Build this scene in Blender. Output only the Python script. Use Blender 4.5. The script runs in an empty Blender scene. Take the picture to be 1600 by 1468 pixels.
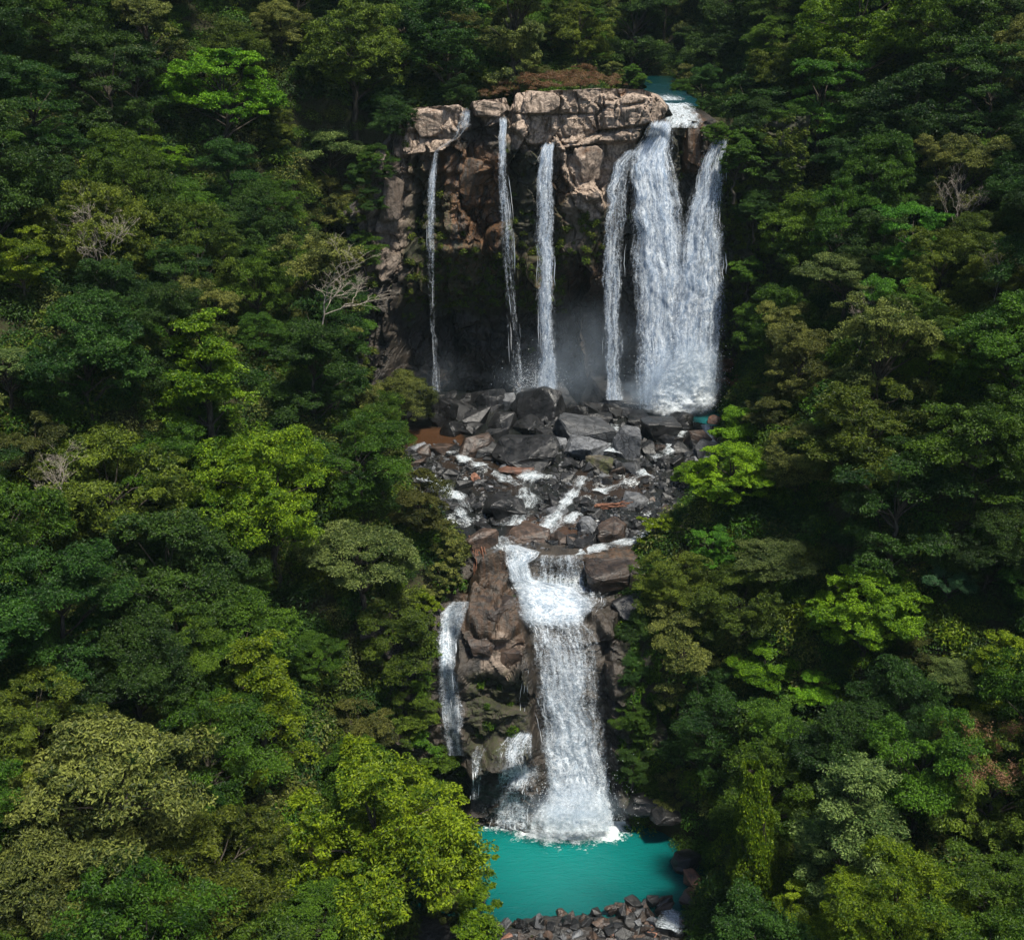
import bpy, bmesh, math, random
import numpy as np
from mathutils import Vector, Matrix, Euler

random.seed(7)
RNG = np.random.default_rng(7)
sc = bpy.context.scene
COL = sc.collection

# ------------------------------------------------------------------ camera
Z0 = 90.0                      # camera height; the lower pool is at z = 5
F = 1716.0                     # focal length in pixels of a 1600 px wide frame
PITCH = math.radians(21.4)     # downwards
cam_d = bpy.data.cameras.new('camera')
cam_d.sensor_fit = 'HORIZONTAL'
cam_d.sensor_width = 36.0
cam_d.lens = 36.0 * F / 1600.0
cam_d.clip_start = 0.5
cam_d.clip_end = 3000
cam = bpy.data.objects.new('camera', cam_d)
cam.location = (0, 0, Z0)
cam.rotation_euler = (math.pi / 2 - PITCH, 0, 0)
COL.objects.link(cam)
sc.camera = cam

# ------------------------------------------------------------------ light
SUN_EL, SUN_AZ = math.radians(66), math.radians(140)   # azimuth clockwise from +Y
to_sun = Vector((math.sin(SUN_AZ) * math.cos(SUN_EL), math.cos(SUN_AZ) * math.cos(SUN_EL), math.sin(SUN_EL)))
world = bpy.data.worlds.new('World')
sc.world = world
world.use_nodes = True
wn = world.node_tree
sky = wn.nodes.new('ShaderNodeTexSky')
sky.sky_type = 'NISHITA'
sky.sun_disc = False
sky.sun_elevation = SUN_EL
sky.sun_rotation = SUN_AZ
bg = wn.nodes['Background']
bg.inputs['Strength'].default_value = 0.09
wn.links.new(sky.outputs['Color'], bg.inputs['Color'])
sun_d = bpy.data.lights.new('sun', 'SUN')
sun_d.energy = 4.9
sun_d.angle = math.radians(5)
sun_d.color = (1.0, 0.94, 0.82)
sun = bpy.data.objects.new('sun', sun_d)
sun.rotation_euler = to_sun.to_track_quat('Z', 'Y').to_euler()
sun.location = (60, -60, 200)
COL.objects.link(sun)

sc.view_settings.view_transform = 'Standard'
sc.view_settings.look = 'None'
sc.view_settings.gamma = 1
sc.view_settings.use_curve_mapping = False
sc.view_settings.exposure = 0.78
sc.render.engine = 'CYCLES'
cy = sc.cycles
cy.max_bounces = 6
cy.diffuse_bounces = 3
cy.glossy_bounces = 2
cy.transmission_bounces = 3
cy.transparent_max_bounces = 14
cy.volume_bounces = 1
cy.volume_step_rate = 2.0
cy.volume_max_steps = 48
cy.use_denoising = True
cy.use_adaptive_sampling = True
cy.adaptive_threshold = 0.006
cy.caustics_reflective = False
cy.caustics_refractive = False

# ------------------------------------------------------------------ pixel <-> world
FW = np.array([0, math.cos(PITCH), -math.sin(PITCH)])
UP = np.array([0, math.sin(PITCH), math.cos(PITCH)])
CAM = np.array([0, 0, Z0])

def ray(px, py):
    px = np.asarray(px, float); py = np.asarray(py, float)
    xr = (px - 800) / F; yr = -(py - 734) / F
    return np.stack([xr, FW[1] + yr * UP[1], FW[2] + yr * UP[2]], -1)    # unit depth along the view axis

def at_y(px, py, Y):
    d = ray(px, py)
    return CAM + d * (np.asarray(Y, float) / d[..., 1])[..., None]

def project(P):
    v = np.asarray(P, float) - CAM
    dep = v @ FW
    return 800 + F * v[..., 0] / dep, 734 - F * (v @ UP) / dep, dep

# ------------------------------------------------------------------ noise
def _hash(ix, iy, iz, seed):
    h = (ix * 374761393 + iy * 668265263 + iz * 2147483647 + seed * 1274126177) & 0xffffffff
    h = ((h ^ (h >> 13)) * 1274126177) & 0xffffffff
    h = h ^ (h >> 16)
    return (h & 0xffffff) / float(0xffffff)

def vnoise(x, y, z=0.0, seed=0):
    x, y, z = np.broadcast_arrays(np.asarray(x, float), np.asarray(y, float), np.asarray(z, float))
    ix, iy, iz = np.floor(x).astype(np.int64), np.floor(y).astype(np.int64), np.floor(z).astype(np.int64)
    fx, fy, fz = x - ix, y - iy, z - iz
    fx, fy, fz = (f * f * (3 - 2 * f) for f in (fx, fy, fz))
    r = 0
    for a in (0, 1):
        wa = fx if a else 1 - fx
        for b in (0, 1):
            wb = fy if b else 1 - fy
            for c in (0, 1):
                wc = fz if c else 1 - fz
                r = r + wa * wb * wc * _hash(ix + a, iy + b, iz + c, seed)
    return r * 2 - 1

def fbm(x, y, z=0.0, seed=0, oct=4):
    r, a, f = 0, 0.5, 1.0
    for o in range(oct):
        r = r + a * vnoise(np.asarray(x) * f, np.asarray(y) * f, np.asarray(z) * f, seed + o * 17)
        a *= 0.5; f *= 2.03
    return r

def sstep(a, b, x):
    t = np.clip((np.asarray(x, float) - a) / (b - a), 0, 1)
    return t * t * (3 - 2 * t)

def facets(px, py, n, seed, box, sx=1.0, sy=1.0):
    """Broken-rock relief: per cell an offset and a tilt; also the distance to the cell border."""
    r = np.random.default_rng(seed)
    s = np.stack([r.uniform(box[0], box[2], n), r.uniform(box[1], box[3], n)], 1)
    o = r.uniform(-1, 1, n); tx = r.normal(0, 1, n); ty = r.normal(0, 1, n)
    P = np.stack([px.ravel(), py.ravel()], 1)
    out = np.empty(len(P)); edge = np.empty(len(P)); cid = np.empty(len(P))
    for k in range(0, len(P), 20000):
        q = P[k:k + 20000]
        dx = (q[:, None, 0] - s[None, :, 0]) / sx; dy = (q[:, None, 1] - s[None, :, 1]) / sy
        d = dx * dx + dy * dy
        idx = np.argpartition(d, 1, axis=1)[:, :2]
        dd = np.take_along_axis(d, idx, 1)
        sw = dd[:, 0] > dd[:, 1]
        i0 = np.where(sw, idx[:, 1], idx[:, 0])
        dm = np.sqrt(dd)
        edge[k:k + 20000] = np.abs(dm[:, 0] - dm[:, 1])
        j = np.arange(len(q))
        out[k:k + 20000] = o[i0] + 0.03 * (tx[i0] * dx[j, i0] + ty[i0] * dy[j, i0])
        cid[k:k + 20000] = o[i0]
    return out.reshape(px.shape), edge.reshape(px.shape), cid.reshape(px.shape)

def in_poly(px, py, poly):
    px = np.asarray(px, float); py = np.asarray(py, float)
    c = np.zeros(np.broadcast(px, py).shape, bool)
    n = len(poly)
    for i in range(n):
        x0, y0 = poly[i]; x1, y1 = poly[i - 1]
        if y0 == y1: continue
        c ^= ((y0 > py) != (y1 > py)) & (px < (x1 - x0) * (py - y0) / (y1 - y0) + x0)
    return c

def soft_poly(px, py, poly, w):
    """1 inside a polygon, falling to 0 over w pixels outside its edge."""
    px = np.asarray(px, float); py = np.asarray(py, float)
    d = np.full(px.shape, 1e9)
    n = len(poly)
    for i in range(n):
        a = np.array(poly[i - 1], float); b = np.array(poly[i], float)
        ab = b - a
        t = np.clip(((px - a[0]) * ab[0] + (py - a[1]) * ab[1]) / (ab @ ab), 0, 1)
        d = np.minimum(d, np.hypot(px - a[0] - t * ab[0], py - a[1] - t * ab[1]))
    return np.where(in_poly(px, py, poly), 1.0, 1 - sstep(0, w, d))

# ------------------------------------------------------------------ mesh helpers
def mesh_from(name, V, faces, mat=None, smooth=False, attrs=None, uv=None):
    """faces: an (n,3) or (n,4) int array."""
    V = np.ascontiguousarray(V, dtype=np.float32)
    faces = np.ascontiguousarray(faces, dtype=np.int32)
    me = bpy.data.meshes.new(name)
    n, k = faces.shape
    me.vertices.add(len(V)); me.vertices.foreach_set('co', V.ravel())
    me.loops.add(n * k); me.loops.foreach_set('vertex_index', faces.ravel())
    me.polygons.add(n)
    me.polygons.foreach_set('loop_start', np.arange(0, n * k, k, dtype=np.int32))
    try:
        me.polygons.foreach_set('loop_total', np.full(n, k, dtype=np.int32))
    except Exception:
        pass
    if uv is not None:
        ul = me.uv_layers.new(name='UVMap')
        ul.data.foreach_set('uv', np.ascontiguousarray(uv[faces.ravel()], dtype=np.float32).ravel())
    me.update(calc_edges=True)
    me.polygons.foreach_set('use_smooth', np.full(n, smooth, dtype=bool))
    for an, arr in (attrs or {}).items():
        arr = np.ascontiguousarray(arr, dtype=np.float32)
        if arr.ndim == 1:
            a = me.attributes.new(an, 'FLOAT', 'POINT'); a.data.foreach_set('value', arr)
        elif arr.shape[1] == 3:
            a = me.attributes.new(an, 'FLOAT_VECTOR', 'POINT'); a.data.foreach_set('vector', arr.ravel())
        else:
            a = me.attributes.new(an, 'FLOAT_COLOR', 'POINT'); a.data.foreach_set('color', arr.ravel())
    if mat: me.materials.append(mat)
    return me

def grid_faces(nr, nc):
    i = np.arange(nr - 1)[:, None] * nc + np.arange(nc - 1)[None, :]
    return np.stack([i, i + 1, i + 1 + nc, i + nc], -1).reshape(-1, 4)

def link(name, data, parent=None, loc=None):
    o = bpy.data.objects.new(name, data)
    COL.objects.link(o)
    if parent is not None: o.parent = parent
    if loc is not None: o.location = loc
    return o

def tag(o, label=None, cat=None, group=None, kind=None):
    if label: o['label'] = label
    if cat: o['category'] = cat
    if group: o['group'] = group
    if kind: o['kind'] = kind
    return o

# ------------------------------------------------------------------ materials
class NT:
    def __init__(self, name):
        self.m = bpy.data.materials.new(name); self.m.use_nodes = True
        self.t = self.m.node_tree; self.t.nodes.clear()
        self.out = self.t.nodes.new('ShaderNodeOutputMaterial')
    def n(self, kind, **kw):
        nd = self.t.nodes.new('ShaderNode' + kind)
        for k, v in kw.items(): setattr(nd, k, v)
        return nd
    def put(self, sock, v):
        if isinstance(v, bpy.types.NodeSocket): self.t.links.new(v, sock)
        elif isinstance(v, (tuple, list)) and len(v) == 3 and sock.type == 'RGBA': sock.default_value = (*v, 1)
        else: sock.default_value = v
    def noise(self, vec, scale, detail=4, rough=0.55, dist=0.0):
        nd = self.n('TexNoise'); self.put(nd.inputs['Vector'], vec)
        nd.inputs['Scale'].default_value = scale; nd.inputs['Detail'].default_value = detail
        nd.inputs['Roughness'].default_value = rough; nd.inputs['Distortion'].default_value = dist
        return nd.outputs['Fac']
    def scale(self, vec, s):
        nd = self.n('Mapping'); self.put(nd.inputs['Vector'], vec); nd.inputs['Scale'].default_value = s
        return nd.outputs[0]
    def math(self, op, a, b=None, c=None, clamp=False):
        nd = self.n('Math', operation=op); nd.use_clamp = clamp
        self.put(nd.inputs[0], a)
        if b is not None: self.put(nd.inputs[1], b)
        if c is not None: self.put(nd.inputs[2], c)
        return nd.outputs[0]
    def ramp(self, v, a, b, lo=0.0, hi=1.0):
        nd = self.n('MapRange', interpolation_type='SMOOTHSTEP')
        self.put(nd.inputs['Value'], v)
        self.put(nd.inputs['From Min'], a); self.put(nd.inputs['From Max'], b)
        self.put(nd.inputs['To Min'], lo); self.put(nd.inputs['To Max'], hi)
        return nd.outputs[0]
    def mix(self, f, a, b):
        nd = self.n('Mix', data_type='RGBA')
        self.put(nd.inputs[0], f); self.put(nd.inputs[6], a); self.put(nd.inputs[7], b)
        return nd.outputs[2]
    def attr(self, name, out='Fac'):
        return self.n('Attribute', attribute_name=name).outputs[out]
    def bump(self, h, strength=0.5, dist=0.1):
        nd = self.n('Bump'); self.put(nd.inputs['Height'], h)
        nd.inputs['Strength'].default_value = strength; nd.inputs['Distance'].default_value = dist
        return nd.outputs[0]
    def bsdf(self, color, rough=0.6, spec=0.4, normal=None, **kw):
        nd = self.n('BsdfPrincipled'); self.put(nd.inputs['Base Color'], color)
        self.put(nd.inputs['Roughness'], rough); self.put(nd.inputs['Specular IOR Level'], spec)
        if normal is not None: self.put(nd.inputs['Normal'], normal)
        for k, v in kw.items(): self.put(nd.inputs[k.replace('_', ' ')], v)
        return nd.outputs[0]
    def mixs(self, f, a, b):
        nd = self.n('MixShader'); self.put(nd.inputs[0], f); self.put(nd.inputs[1], a); self.put(nd.inputs[2], b)
        return nd.outputs[0]
    def done(self, s, vol=False):
        self.t.links.new(s, self.out.inputs['Volume' if vol else 'Surface'])
        return self.m

def leaf_mat(name, dark, light, trans=0.35, rough=0.5):
    m = NT(name)
    tint = m.attr('tint')
    c = m.mix(m.math('POWER', tint, 1.35), dark, light)
    rnd = m.n('ObjectInfo').outputs['Random']
    hs = m.n('HueSaturation')
    m.put(hs.inputs['Hue'], m.ramp(rnd, 0, 1, 0.488, 0.512))
    m.put(hs.inputs['Saturation'], 1.0)
    m.put(hs.inputs['Value'], m.ramp(m.math('FRACT', m.math('MULTIPLY', rnd, 7.31)), 0, 1, 0.8, 1.2))
    m.put(hs.inputs['Color'], c)
    c = hs.outputs[0]
    s = m.bsdf(c, rough, 0.22)
    tr = m.n('BsdfTranslucent'); m.put(tr.inputs['Color'], c)
    return m.done(m.mixs(trans, s, tr.outputs[0]))

def bark_mat(name, a, b):
    m = NT(name)
    co = m.n('TexCoord').outputs['Object']
    f = m.noise(m.scale(co, (3, 3, 0.8)), 1.5, 5)
    return m.done(m.bsdf(m.mix(m.ramp(f, 0.35, 0.65), a, b), 0.85, 0.2, m.bump(f, 0.6, 0.1)))

def rock_mat(name, a, b, rough=0.45, moss=0.0):
    m = NT(name)
    tc = m.n('TexCoord').outputs['Object']
    geo = m.n('NewGeometry')
    co = geo.outputs['Position']
    f = m.noise(co, 0.9, 7, 0.65)
    g = m.noise(co, 6.0, 5, 0.6)
    c = m.mix(m.ramp(f, 0.32, 0.68), a, b)
    rnd = m.n('ObjectInfo').outputs['Random']
    hs = m.n('HueSaturation'); m.put(hs.inputs['Color'], c)
    m.put(hs.inputs['Value'], m.ramp(rnd, 0, 1, 0.55, 1.6))
    c = m.mix(m.math('MULTIPLY', m.ramp(g, 0.5, 0.75), 0.16), hs.outputs[0], (0.16, 0.155, 0.15))
    if moss:
        c = m.mix(m.math('MULTIPLY', m.ramp(m.noise(co, 0.7, 5), 0.45, 0.62), moss), c, (0.05, 0.06, 0.012))
    vo = m.n('TexVoronoi', feature='DISTANCE_TO_EDGE'); m.put(vo.inputs['Vector'], m.scale(co, (1, 1, 1.6))); vo.inputs['Scale'].default_value = 0.55
    crack = m.ramp(vo.outputs['Distance'], 0.0, 0.05)
    c = m.mix(m.math('MULTIPLY', m.math('SUBTRACT', 1.0, crack), 0.6), c, (0.008, 0.008, 0.008))
    c = m.mix(m.math('MULTIPLY', m.ramp(m.noise(m.scale(co, (2, 2, .5)), 1.1, 6, .7), 0.52, 0.62), 0.65), c, (0.012, 0.012, 0.012))
    h = m.math('ADD', m.math('MULTIPLY', f, 1.4), m.math('ADD', m.math('MULTIPLY', g, 0.6), m.math('MULTIPLY', crack, 0.25)))
    return m.done(m.bsdf(c, m.ramp(f, 0.3, 0.7, rough - 0.12, rough + 0.2), 0.45, m.bump(h, 0.55, 0.2)))

M = {}
M['bark'] = bark_mat('bark', (0.022, 0.018, 0.013), (0.065, 0.055, 0.042))
M['pale_bark'] = bark_mat('pale_bark', (0.16, 0.135, 0.105), (0.34, 0.30, 0.25))
M['dead_wood'] = bark_mat('dead_wood', (0.07, 0.032, 0.02), (0.17, 0.08, 0.05))
LEAF = {
    'lime':   leaf_mat('lime_leaves', (0.026, 0.085, 0.003), (0.190, 0.350, 0.010)),
    'yellow': leaf_mat('yellow_green_leaves', (0.022, 0.062, 0.002), (0.195, 0.285, 0.009)),
    'olive':  leaf_mat('olive_leaves', (0.014, 0.032, 0.004), (0.135, 0.178, 0.016)),
    'dull':   leaf_mat('dull_olive_leaves', (0.016, 0.030, 0.006), (0.190, 0.210, 0.044)),
    'mid':    leaf_mat('mid_green_leaves', (0.010, 0.036, 0.003), (0.095, 0.180, 0.011)),
    'dark':   leaf_mat('dark_green_leaves', (0.006, 0.024, 0.004), (0.050, 0.108, 0.012)),
    'pale':   leaf_mat('pale_green_leaves', (0.022, 0.050, 0.010), (0.175, 0.230, 0.060)),
    'vivid':  leaf_mat('vivid_green_leaves', (0.012, 0.058, 0.004), (0.085, 0.225, 0.014)),
    'blue':   leaf_mat('blue_green_leaves', (0.022, 0.075, 0.030), (0.075, 0.160, 0.065)),
    'brown':  leaf_mat('brown_green_leaves', (0.018, 0.028, 0.006), (0.125, 0.130, 0.026)),
    'plume':  leaf_mat('flower_plumes', (0.13, 0.075, 0.032), (0.30, 0.185, 0.095)),
    'rust':   leaf_mat('rust_leaves', (0.055, 0.036, 0.016), (0.19, 0.10, 0.045)),
}
M['rock_dark'] = rock_mat('dark_wet_rock', (0.004, 0.0045, 0.005), (0.014, 0.014, 0.015), 0.36)
M['rock_grey'] = rock_mat('grey_rock', (0.040, 0.043, 0.048), (0.110, 0.115, 0.124), 0.5)
M['rock_brown'] = rock_mat('brown_rock', (0.016, 0.012, 0.010), (0.058, 0.037, 0.026), 0.42)
M['rock_red'] = rock_mat('red_rock', (0.100, 0.045, 0.028), (0.20, 0.095, 0.06), 0.6)
M['block_tan'] = rock_mat('tan_cliff_block', (0.12, 0.085, 0.062), (0.40, 0.31, 0.24), 0.8)
M['block_brown'] = rock_mat('brown_cliff_block', (0.035, 0.024, 0.015), (0.15, 0.08, 0.04), 0.6, 0.3)
M['rock_moss'] = rock_mat('mossy_rock', (0.030, 0.028, 0.022), (0.085, 0.070, 0.045), 0.6, 0.7)
M['rock_tan'] = rock_mat('tan_rock', (0.20, 0.135, 0.095), (0.42, 0.31, 0.235), 0.8)

def cliff_mat():
    m = NT('cliff_rock')
    co = m.n('NewGeometry').outputs['Position']
    z = m.n('SeparateColor'); m.put(z.inputs[0], m.attr('zone', 'Color'))
    tan, moss, rust = z.outputs[0], z.outputs[1], z.outputs[2]
    f = m.noise(co, 0.45, 8, 0.65)
    g = m.noise(co, 2.4, 6, 0.65)
    st = m.noise(m.scale(co, (1.6, 1.6, 0.16)), 1.0, 6, 0.6)          # vertical staining
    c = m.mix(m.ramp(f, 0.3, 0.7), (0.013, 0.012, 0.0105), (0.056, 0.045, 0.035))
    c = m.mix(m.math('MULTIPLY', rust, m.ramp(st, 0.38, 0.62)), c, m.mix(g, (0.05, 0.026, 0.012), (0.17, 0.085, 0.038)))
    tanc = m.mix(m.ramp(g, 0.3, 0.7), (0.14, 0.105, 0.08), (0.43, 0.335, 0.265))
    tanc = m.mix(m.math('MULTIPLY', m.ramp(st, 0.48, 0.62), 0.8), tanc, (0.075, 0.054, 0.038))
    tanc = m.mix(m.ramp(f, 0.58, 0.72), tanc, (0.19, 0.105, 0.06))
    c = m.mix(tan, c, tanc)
    c = m.mix(m.math('MULTIPLY', moss, m.ramp(g, 0.38, 0.6)), c, m.mix(f, (0.014, 0.022, 0.005), (0.042, 0.048, 0.010)))
    rough = m.math('ADD', 0.38, m.math('MULTIPLY', m.math('MAXIMUM', tan, moss), 0.45))
    h = m.math('ADD', m.math('MULTIPLY', f, 1.2), m.math('MULTIPLY', g, 0.7))
    h = m.math('ADD', h, m.math('MULTIPLY', m.noise(co, 9, 4), 0.25))
    return m.done(m.bsdf(c, rough, 0.4, m.bump(h, 0.9, 0.35)))
M['cliff'] = cliff_mat()

def soil_mat():
    m = NT('forest_soil')
    co = m.n('NewGeometry').outputs['Position']
    f = m.noise(co, 0.6, 6); g = m.noise(co, 4, 5)
    c = m.mix(f, (0.012, 0.014, 0.008), (0.045, 0.04, 0.02))
    c = m.mix(m.ramp(g, 0.5, 0.65), c, (0.03, 0.045, 0.012))
    return m.done(m.bsdf(c, 0.9, 0.1, m.bump(g, 0.8, 0.3)))
M['soil'] = soil_mat()

def bed_mat():
    m = NT('riverbed_stones')
    co = m.n('NewGeometry').outputs['Position']
    v = m.n('TexVoronoi'); m.put(v.inputs['Vector'], co); v.inputs['Scale'].default_value = 1.7
    f = m.noise(co, 0.5, 6); g = m.noise(co, 5, 4)
    c = m.mix(m.ramp(f, 0.35, 0.65), (0.010, 0.010, 0.010), (0.034, 0.028, 0.024))
    c = m.mix(m.math('MULTIPLY', g, 0.5), c, (0.05, 0.05, 0.05))
    return m.done(m.bsdf(c, 0.4, 0.5, m.bump(m.math('ADD', v.outputs['Distance'], g), 0.8, 0.25)))
M['bed'] = bed_mat()

def fall_mat(name, su=1.0, sv=1.0, blue=(0.30, 0.40, 0.54), sharp=0.20):
    """Broken falling water: streaks along the flow, open to whatever lies behind where the sheet is thin."""
    m = NT(name)
    uv = m.n('UVMap', uv_map='UVMap').outputs[0]
    cov = m.attr('cov')
    n1 = m.noise(m.scale(uv, (1.5 * su, 0.085 * sv, 1)), 1.0, 7, 0.62, 0.25)
    n2 = m.noise(m.scale(uv, (3.2 * su, 0.5 * sv, 1)), 1.0, 6, 0.65, 0.9)
    n3 = m.noise(m.scale(uv, (1.5 * su, 0.42 * sv, 1)), 1.2, 8, 0.68, 0.9)
    n4 = m.noise(m.scale(uv, (2.2 * su, 1.2 * sv, 1)), 1.8, 6, 0.7, 1.2)
    v = m.math('ADD', m.math('MULTIPLY', n1, 0.38), m.math('ADD', m.math('MULTIPLY', n2, 0.22), m.math('MULTIPLY', n4, 0.40)))
    lo = m.math('SUBTRACT', 0.68, m.math('MULTIPLY', cov, 0.33))
    a = m.ramp(v, lo, m.math('ADD', lo, sharp))
    a = m.math('MULTIPLY', a, m.ramp(cov, 0.0, 0.18))
    c = m.mix(m.ramp(m.math('ADD', m.math('MULTIPLY', n3, 0.50), m.math('ADD', m.math('MULTIPLY', n2, 0.16), m.math('MULTIPLY', n4, 0.34))), 0.41, 0.60), blue, (0.88, 0.93, 0.98))
    d = m.bsdf(c, 0.5, 0.3, m.bump(m.math('ADD', n2, m.math('ADD', n3, n4)), 0.7, 0.3))
    tr = m.n('BsdfTranslucent'); m.put(tr.inputs['Color'], c)
    s = m.mixs(0.3, d, tr.outputs[0])
    tp = m.n('BsdfTransparent')
    return m.done(m.mixs(a, tp.outputs[0], s))
M['fall'] = fall_mat('falling_water')
M['fall_low'] = fall_mat('tumbling_water', 1.0, 2.6, (0.32, 0.41, 0.50))
M['rapid'] = fall_mat('rapid_water', 1.3, 5.0, (0.38, 0.46, 0.5))
M['splash'] = fall_mat('splash_water', 0.8, 6.0, (0.68, 0.74, 0.78), 0.3)
def strand_mat():
    m = NT('water_strands')
    t = m.attr('tint')
    c = m.mix(t, (0.62, 0.70, 0.78), (0.93, 0.95, 0.97))
    tr = m.n('BsdfTranslucent'); m.put(tr.inputs['Color'], c)
    return m.done(m.mixs(0.35, m.bsdf(c, 0.5, 0.3), tr.outputs[0]))
M['strand'] = strand_mat()

def pool_mat(name, deep, shallow, scale=1.0, foamcol=(0.82, 0.88, 0.9), rough=0.12, mottle=0.4):
    m = NT(name)
    co = m.n('NewGeometry').outputs['Position']
    foam = m.attr('foam'); sh = m.attr('shallow')
    c = m.mix(m.math('ADD', m.math('MULTIPLY', sh, 0.8), m.math('MULTIPLY', m.noise(co, 0.18 * scale, 4), mottle), clamp=True), deep, shallow)
    n1 = m.noise(m.scale(co, (1.0, 1.7, 1)), 0.8 * scale, 6, 0.65, 1.2)
    n2 = m.noise(co, 3.0 * scale, 4, 0.6, 0.8)
    lo = m.math('SUBTRACT', 0.76, m.math('MULTIPLY', foam, 0.52))
    fm = m.ramp(m.math('ADD', m.math('MULTIPLY', n1, 0.5), m.math('MULTIPLY', n2, 0.5)), lo, m.math('ADD', lo, 0.26))
    fm = m.math('MULTIPLY', fm, m.ramp(foam, 0.0, 0.35))
    c = m.mix(fm, c, foamcol)
    w = m.noise(m.scale(co, (1.0, 2.6, 1)), 0.9, 5, 0.6, 0.6)
    w2 = m.noise(m.scale(co, (1.0, 2.0, 1)), 3.2, 3, 0.5, 0.3)
    h = m.math('ADD', w, m.math('MULTIPLY', w2, 0.35))
    return m.done(m.bsdf(c, m.math('ADD', rough, m.math('MULTIPLY', fm, 0.5)), 0.5, m.bump(h, 0.45, 0.35)))
M['pool'] = pool_mat('teal_pool_water', (0.0, 0.020, 0.024), (0.003, 0.130, 0.118), rough=0.18)
M['river'] = pool_mat('shallow_river_water', (0.006, 0.009, 0.009), (0.055, 0.026, 0.012), 1.6, mottle=0.12)
M['river_teal'] = pool_mat('teal_river_water', (0.001, 0.018, 0.020), (0.004, 0.05, 0.055), 1.4)
M['upper_pool'] = pool_mat('blue_pool_water', (0.004, 0.07, 0.08), (0.02, 0.15, 0.16), 1.2)

def mist_mat(name, dens):
    m = NT(name)
    co = m.n('TexCoord').outputs['Object']
    ln = m.n('VectorMath', operation='LENGTH'); m.put(ln.inputs[0], co)
    r = m.ramp(ln.outputs['Value'], 0.0, 0.98, 1, 0)
    n = m.ramp(m.noise(co, 1.7, 6, 0.65, 0.6), 0.36, 0.66, 0.0, 1.6)
    d = m.math('MULTIPLY', m.math('MULTIPLY', r, n), dens)
    v = m.n('VolumePrincipled')
    m.put(v.inputs['Color'], (0.70, 0.84, 1.0)); m.put(v.inputs['Density'], d)
    v.inputs['Anisotropy'].default_value = 0.2
    return m.done(v.outputs[0], vol=True)

# ------------------------------------------------------------------ terrain
def lerp_tab(tab):
    xs = np.array([t[0] for t in tab], float); cols = np.array([t[1:] for t in tab], float)
    return lambda y: [np.interp(y, xs, cols[:, i]) for i in range(cols.shape[1])]
_floor = lerp_tab([(-40, -92), (60, -89), (84, -84.2), (87, -84.5), (89.8, -85.3), (92.5, -88), (103, -88), (106, -82), (111, -66), (119.5, -60.2), (121, -58.4),
                   (140, -56.9), (150, -56.2), (158, -56.4), (183, -56.4), (186, -13), (190, -9.5), (250, 4), (300, 22), (420, 80)])
_side = lerp_tab([(-40, -92), (60, -89), (84, -84), (104, -79), (120, -63), (150, -51), (170, -38), (185, -14), (200, -6), (250, 8), (300, 28), (420, 84)])
_edge = lerp_tab([(-40, -14, 18), (60, -12, 19), (86, -11, 19), (98, -11, 20), (104, -10, 14), (112, -9.5, 12.5), (119, -6, 15), (126, -9, 20),
                  (132, -13, 24), (150, -17, 31), (166, -22, 34), (178, -24, 36), (186, -24, 40), (240, -14, 42), (420, -14, 42)])

def terrain(x, y):
    """Height relative to the camera."""
    x = np.asarray(x, float); y = np.asarray(y, float)
    fl = _floor(y)[0]; sd = _side(y)[0]; el, er = _edge(y)
    d = np.maximum(np.maximum(el - x, x - er), 0)
    b = sstep(0, 12, d)
    base = fl * (1 - b) + sd * b
    bank = np.where(d < 9, 1.15 * d, 10.35 + 0.66 * (d - 9))
    bank = np.where(bank > 62, 62 + 0.3 * (bank - 62), bank)
    bank = bank * np.where(y > 178, 0.72, 1.0)
    h = base + bank + fbm(x * 0.045, y * 0.045, 3.1, 5, 4) * 9 * sstep(3, 25, d) + fbm(x * 0.25, y * 0.25, 1, 9, 3) * (0.3 + 1.2 * sstep(0, 5, d))
    # upstream river channel
    ch = sstep(12, 17, x) * (1 - sstep(38, 43, x)) * sstep(184, 186, y) * (1 - sstep(244, 262, y))
    return h * (1 - ch) + (-12.0 + 0.02 * (y - 180)) * ch

def hit(px, py, lift=0.0):
    """World point where the pixel's ray meets the terrain (raised by lift)."""
    d = ray(px, py)
    t = np.arange(40, 420, 0.15)
    P = CAM + t[:, None] * d
    g = P[:, 2] - Z0 - terrain(P[:, 0], P[:, 1]) - lift
    k = np.argmax(g < 0) if (g < 0).any() else len(t) - 1
    return P[k]

xs = np.concatenate([np.arange(-260, -60, 4), np.arange(-60, 70, 1.25), np.arange(70, 261, 4)])
ys = np.concatenate([np.arange(-40, 70, 4), np.arange(70, 200, 1.25), np.arange(200, 421, 4)])
gx, gy = np.meshgrid(xs, ys)
V = np.stack([gx, gy, terrain(gx, gy) + Z0], -1).reshape(-1, 3)
o = link('terrain', mesh_from('terrain', V, grid_faces(len(ys), len(xs)), M['soil'], True))
tag(o, kind='structure')

# riverbed of the terrace between the two falls, and of the lower bar
def bed(name, x0, x1, y0, y1, step, lift, amp, seed):
    xx, yy = np.meshgrid(np.arange(x0, x1, step), np.arange(y0, y1, step))
    z = terrain(xx, yy) + lift + fbm(xx * 0.35, yy * 0.35, 0, seed, 4) * amp + fbm(xx * 1.3, yy * 1.3, 0, seed + 3, 3) * amp * 0.35
    el, er = _edge(yy)
    d = np.maximum(np.maximum(el - xx, xx - er), 0)
    z = np.where(d > 3, z - (d - 3) * 0.8, z)
    me = mesh_from(name, np.stack([xx, yy, z + Z0], -1).reshape(-1, 3), grid_faces(*xx.shape), M['bed'], True)
    return tag(link(name, me), kind='structure')
bed('riverbed', -24, 40, 119.5, 180, 0.45, 0.12, 0.6, 31)
bed('shore', -14, 26, 66, 91.5, 0.4, 0.12, 0.7, 33)

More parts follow.
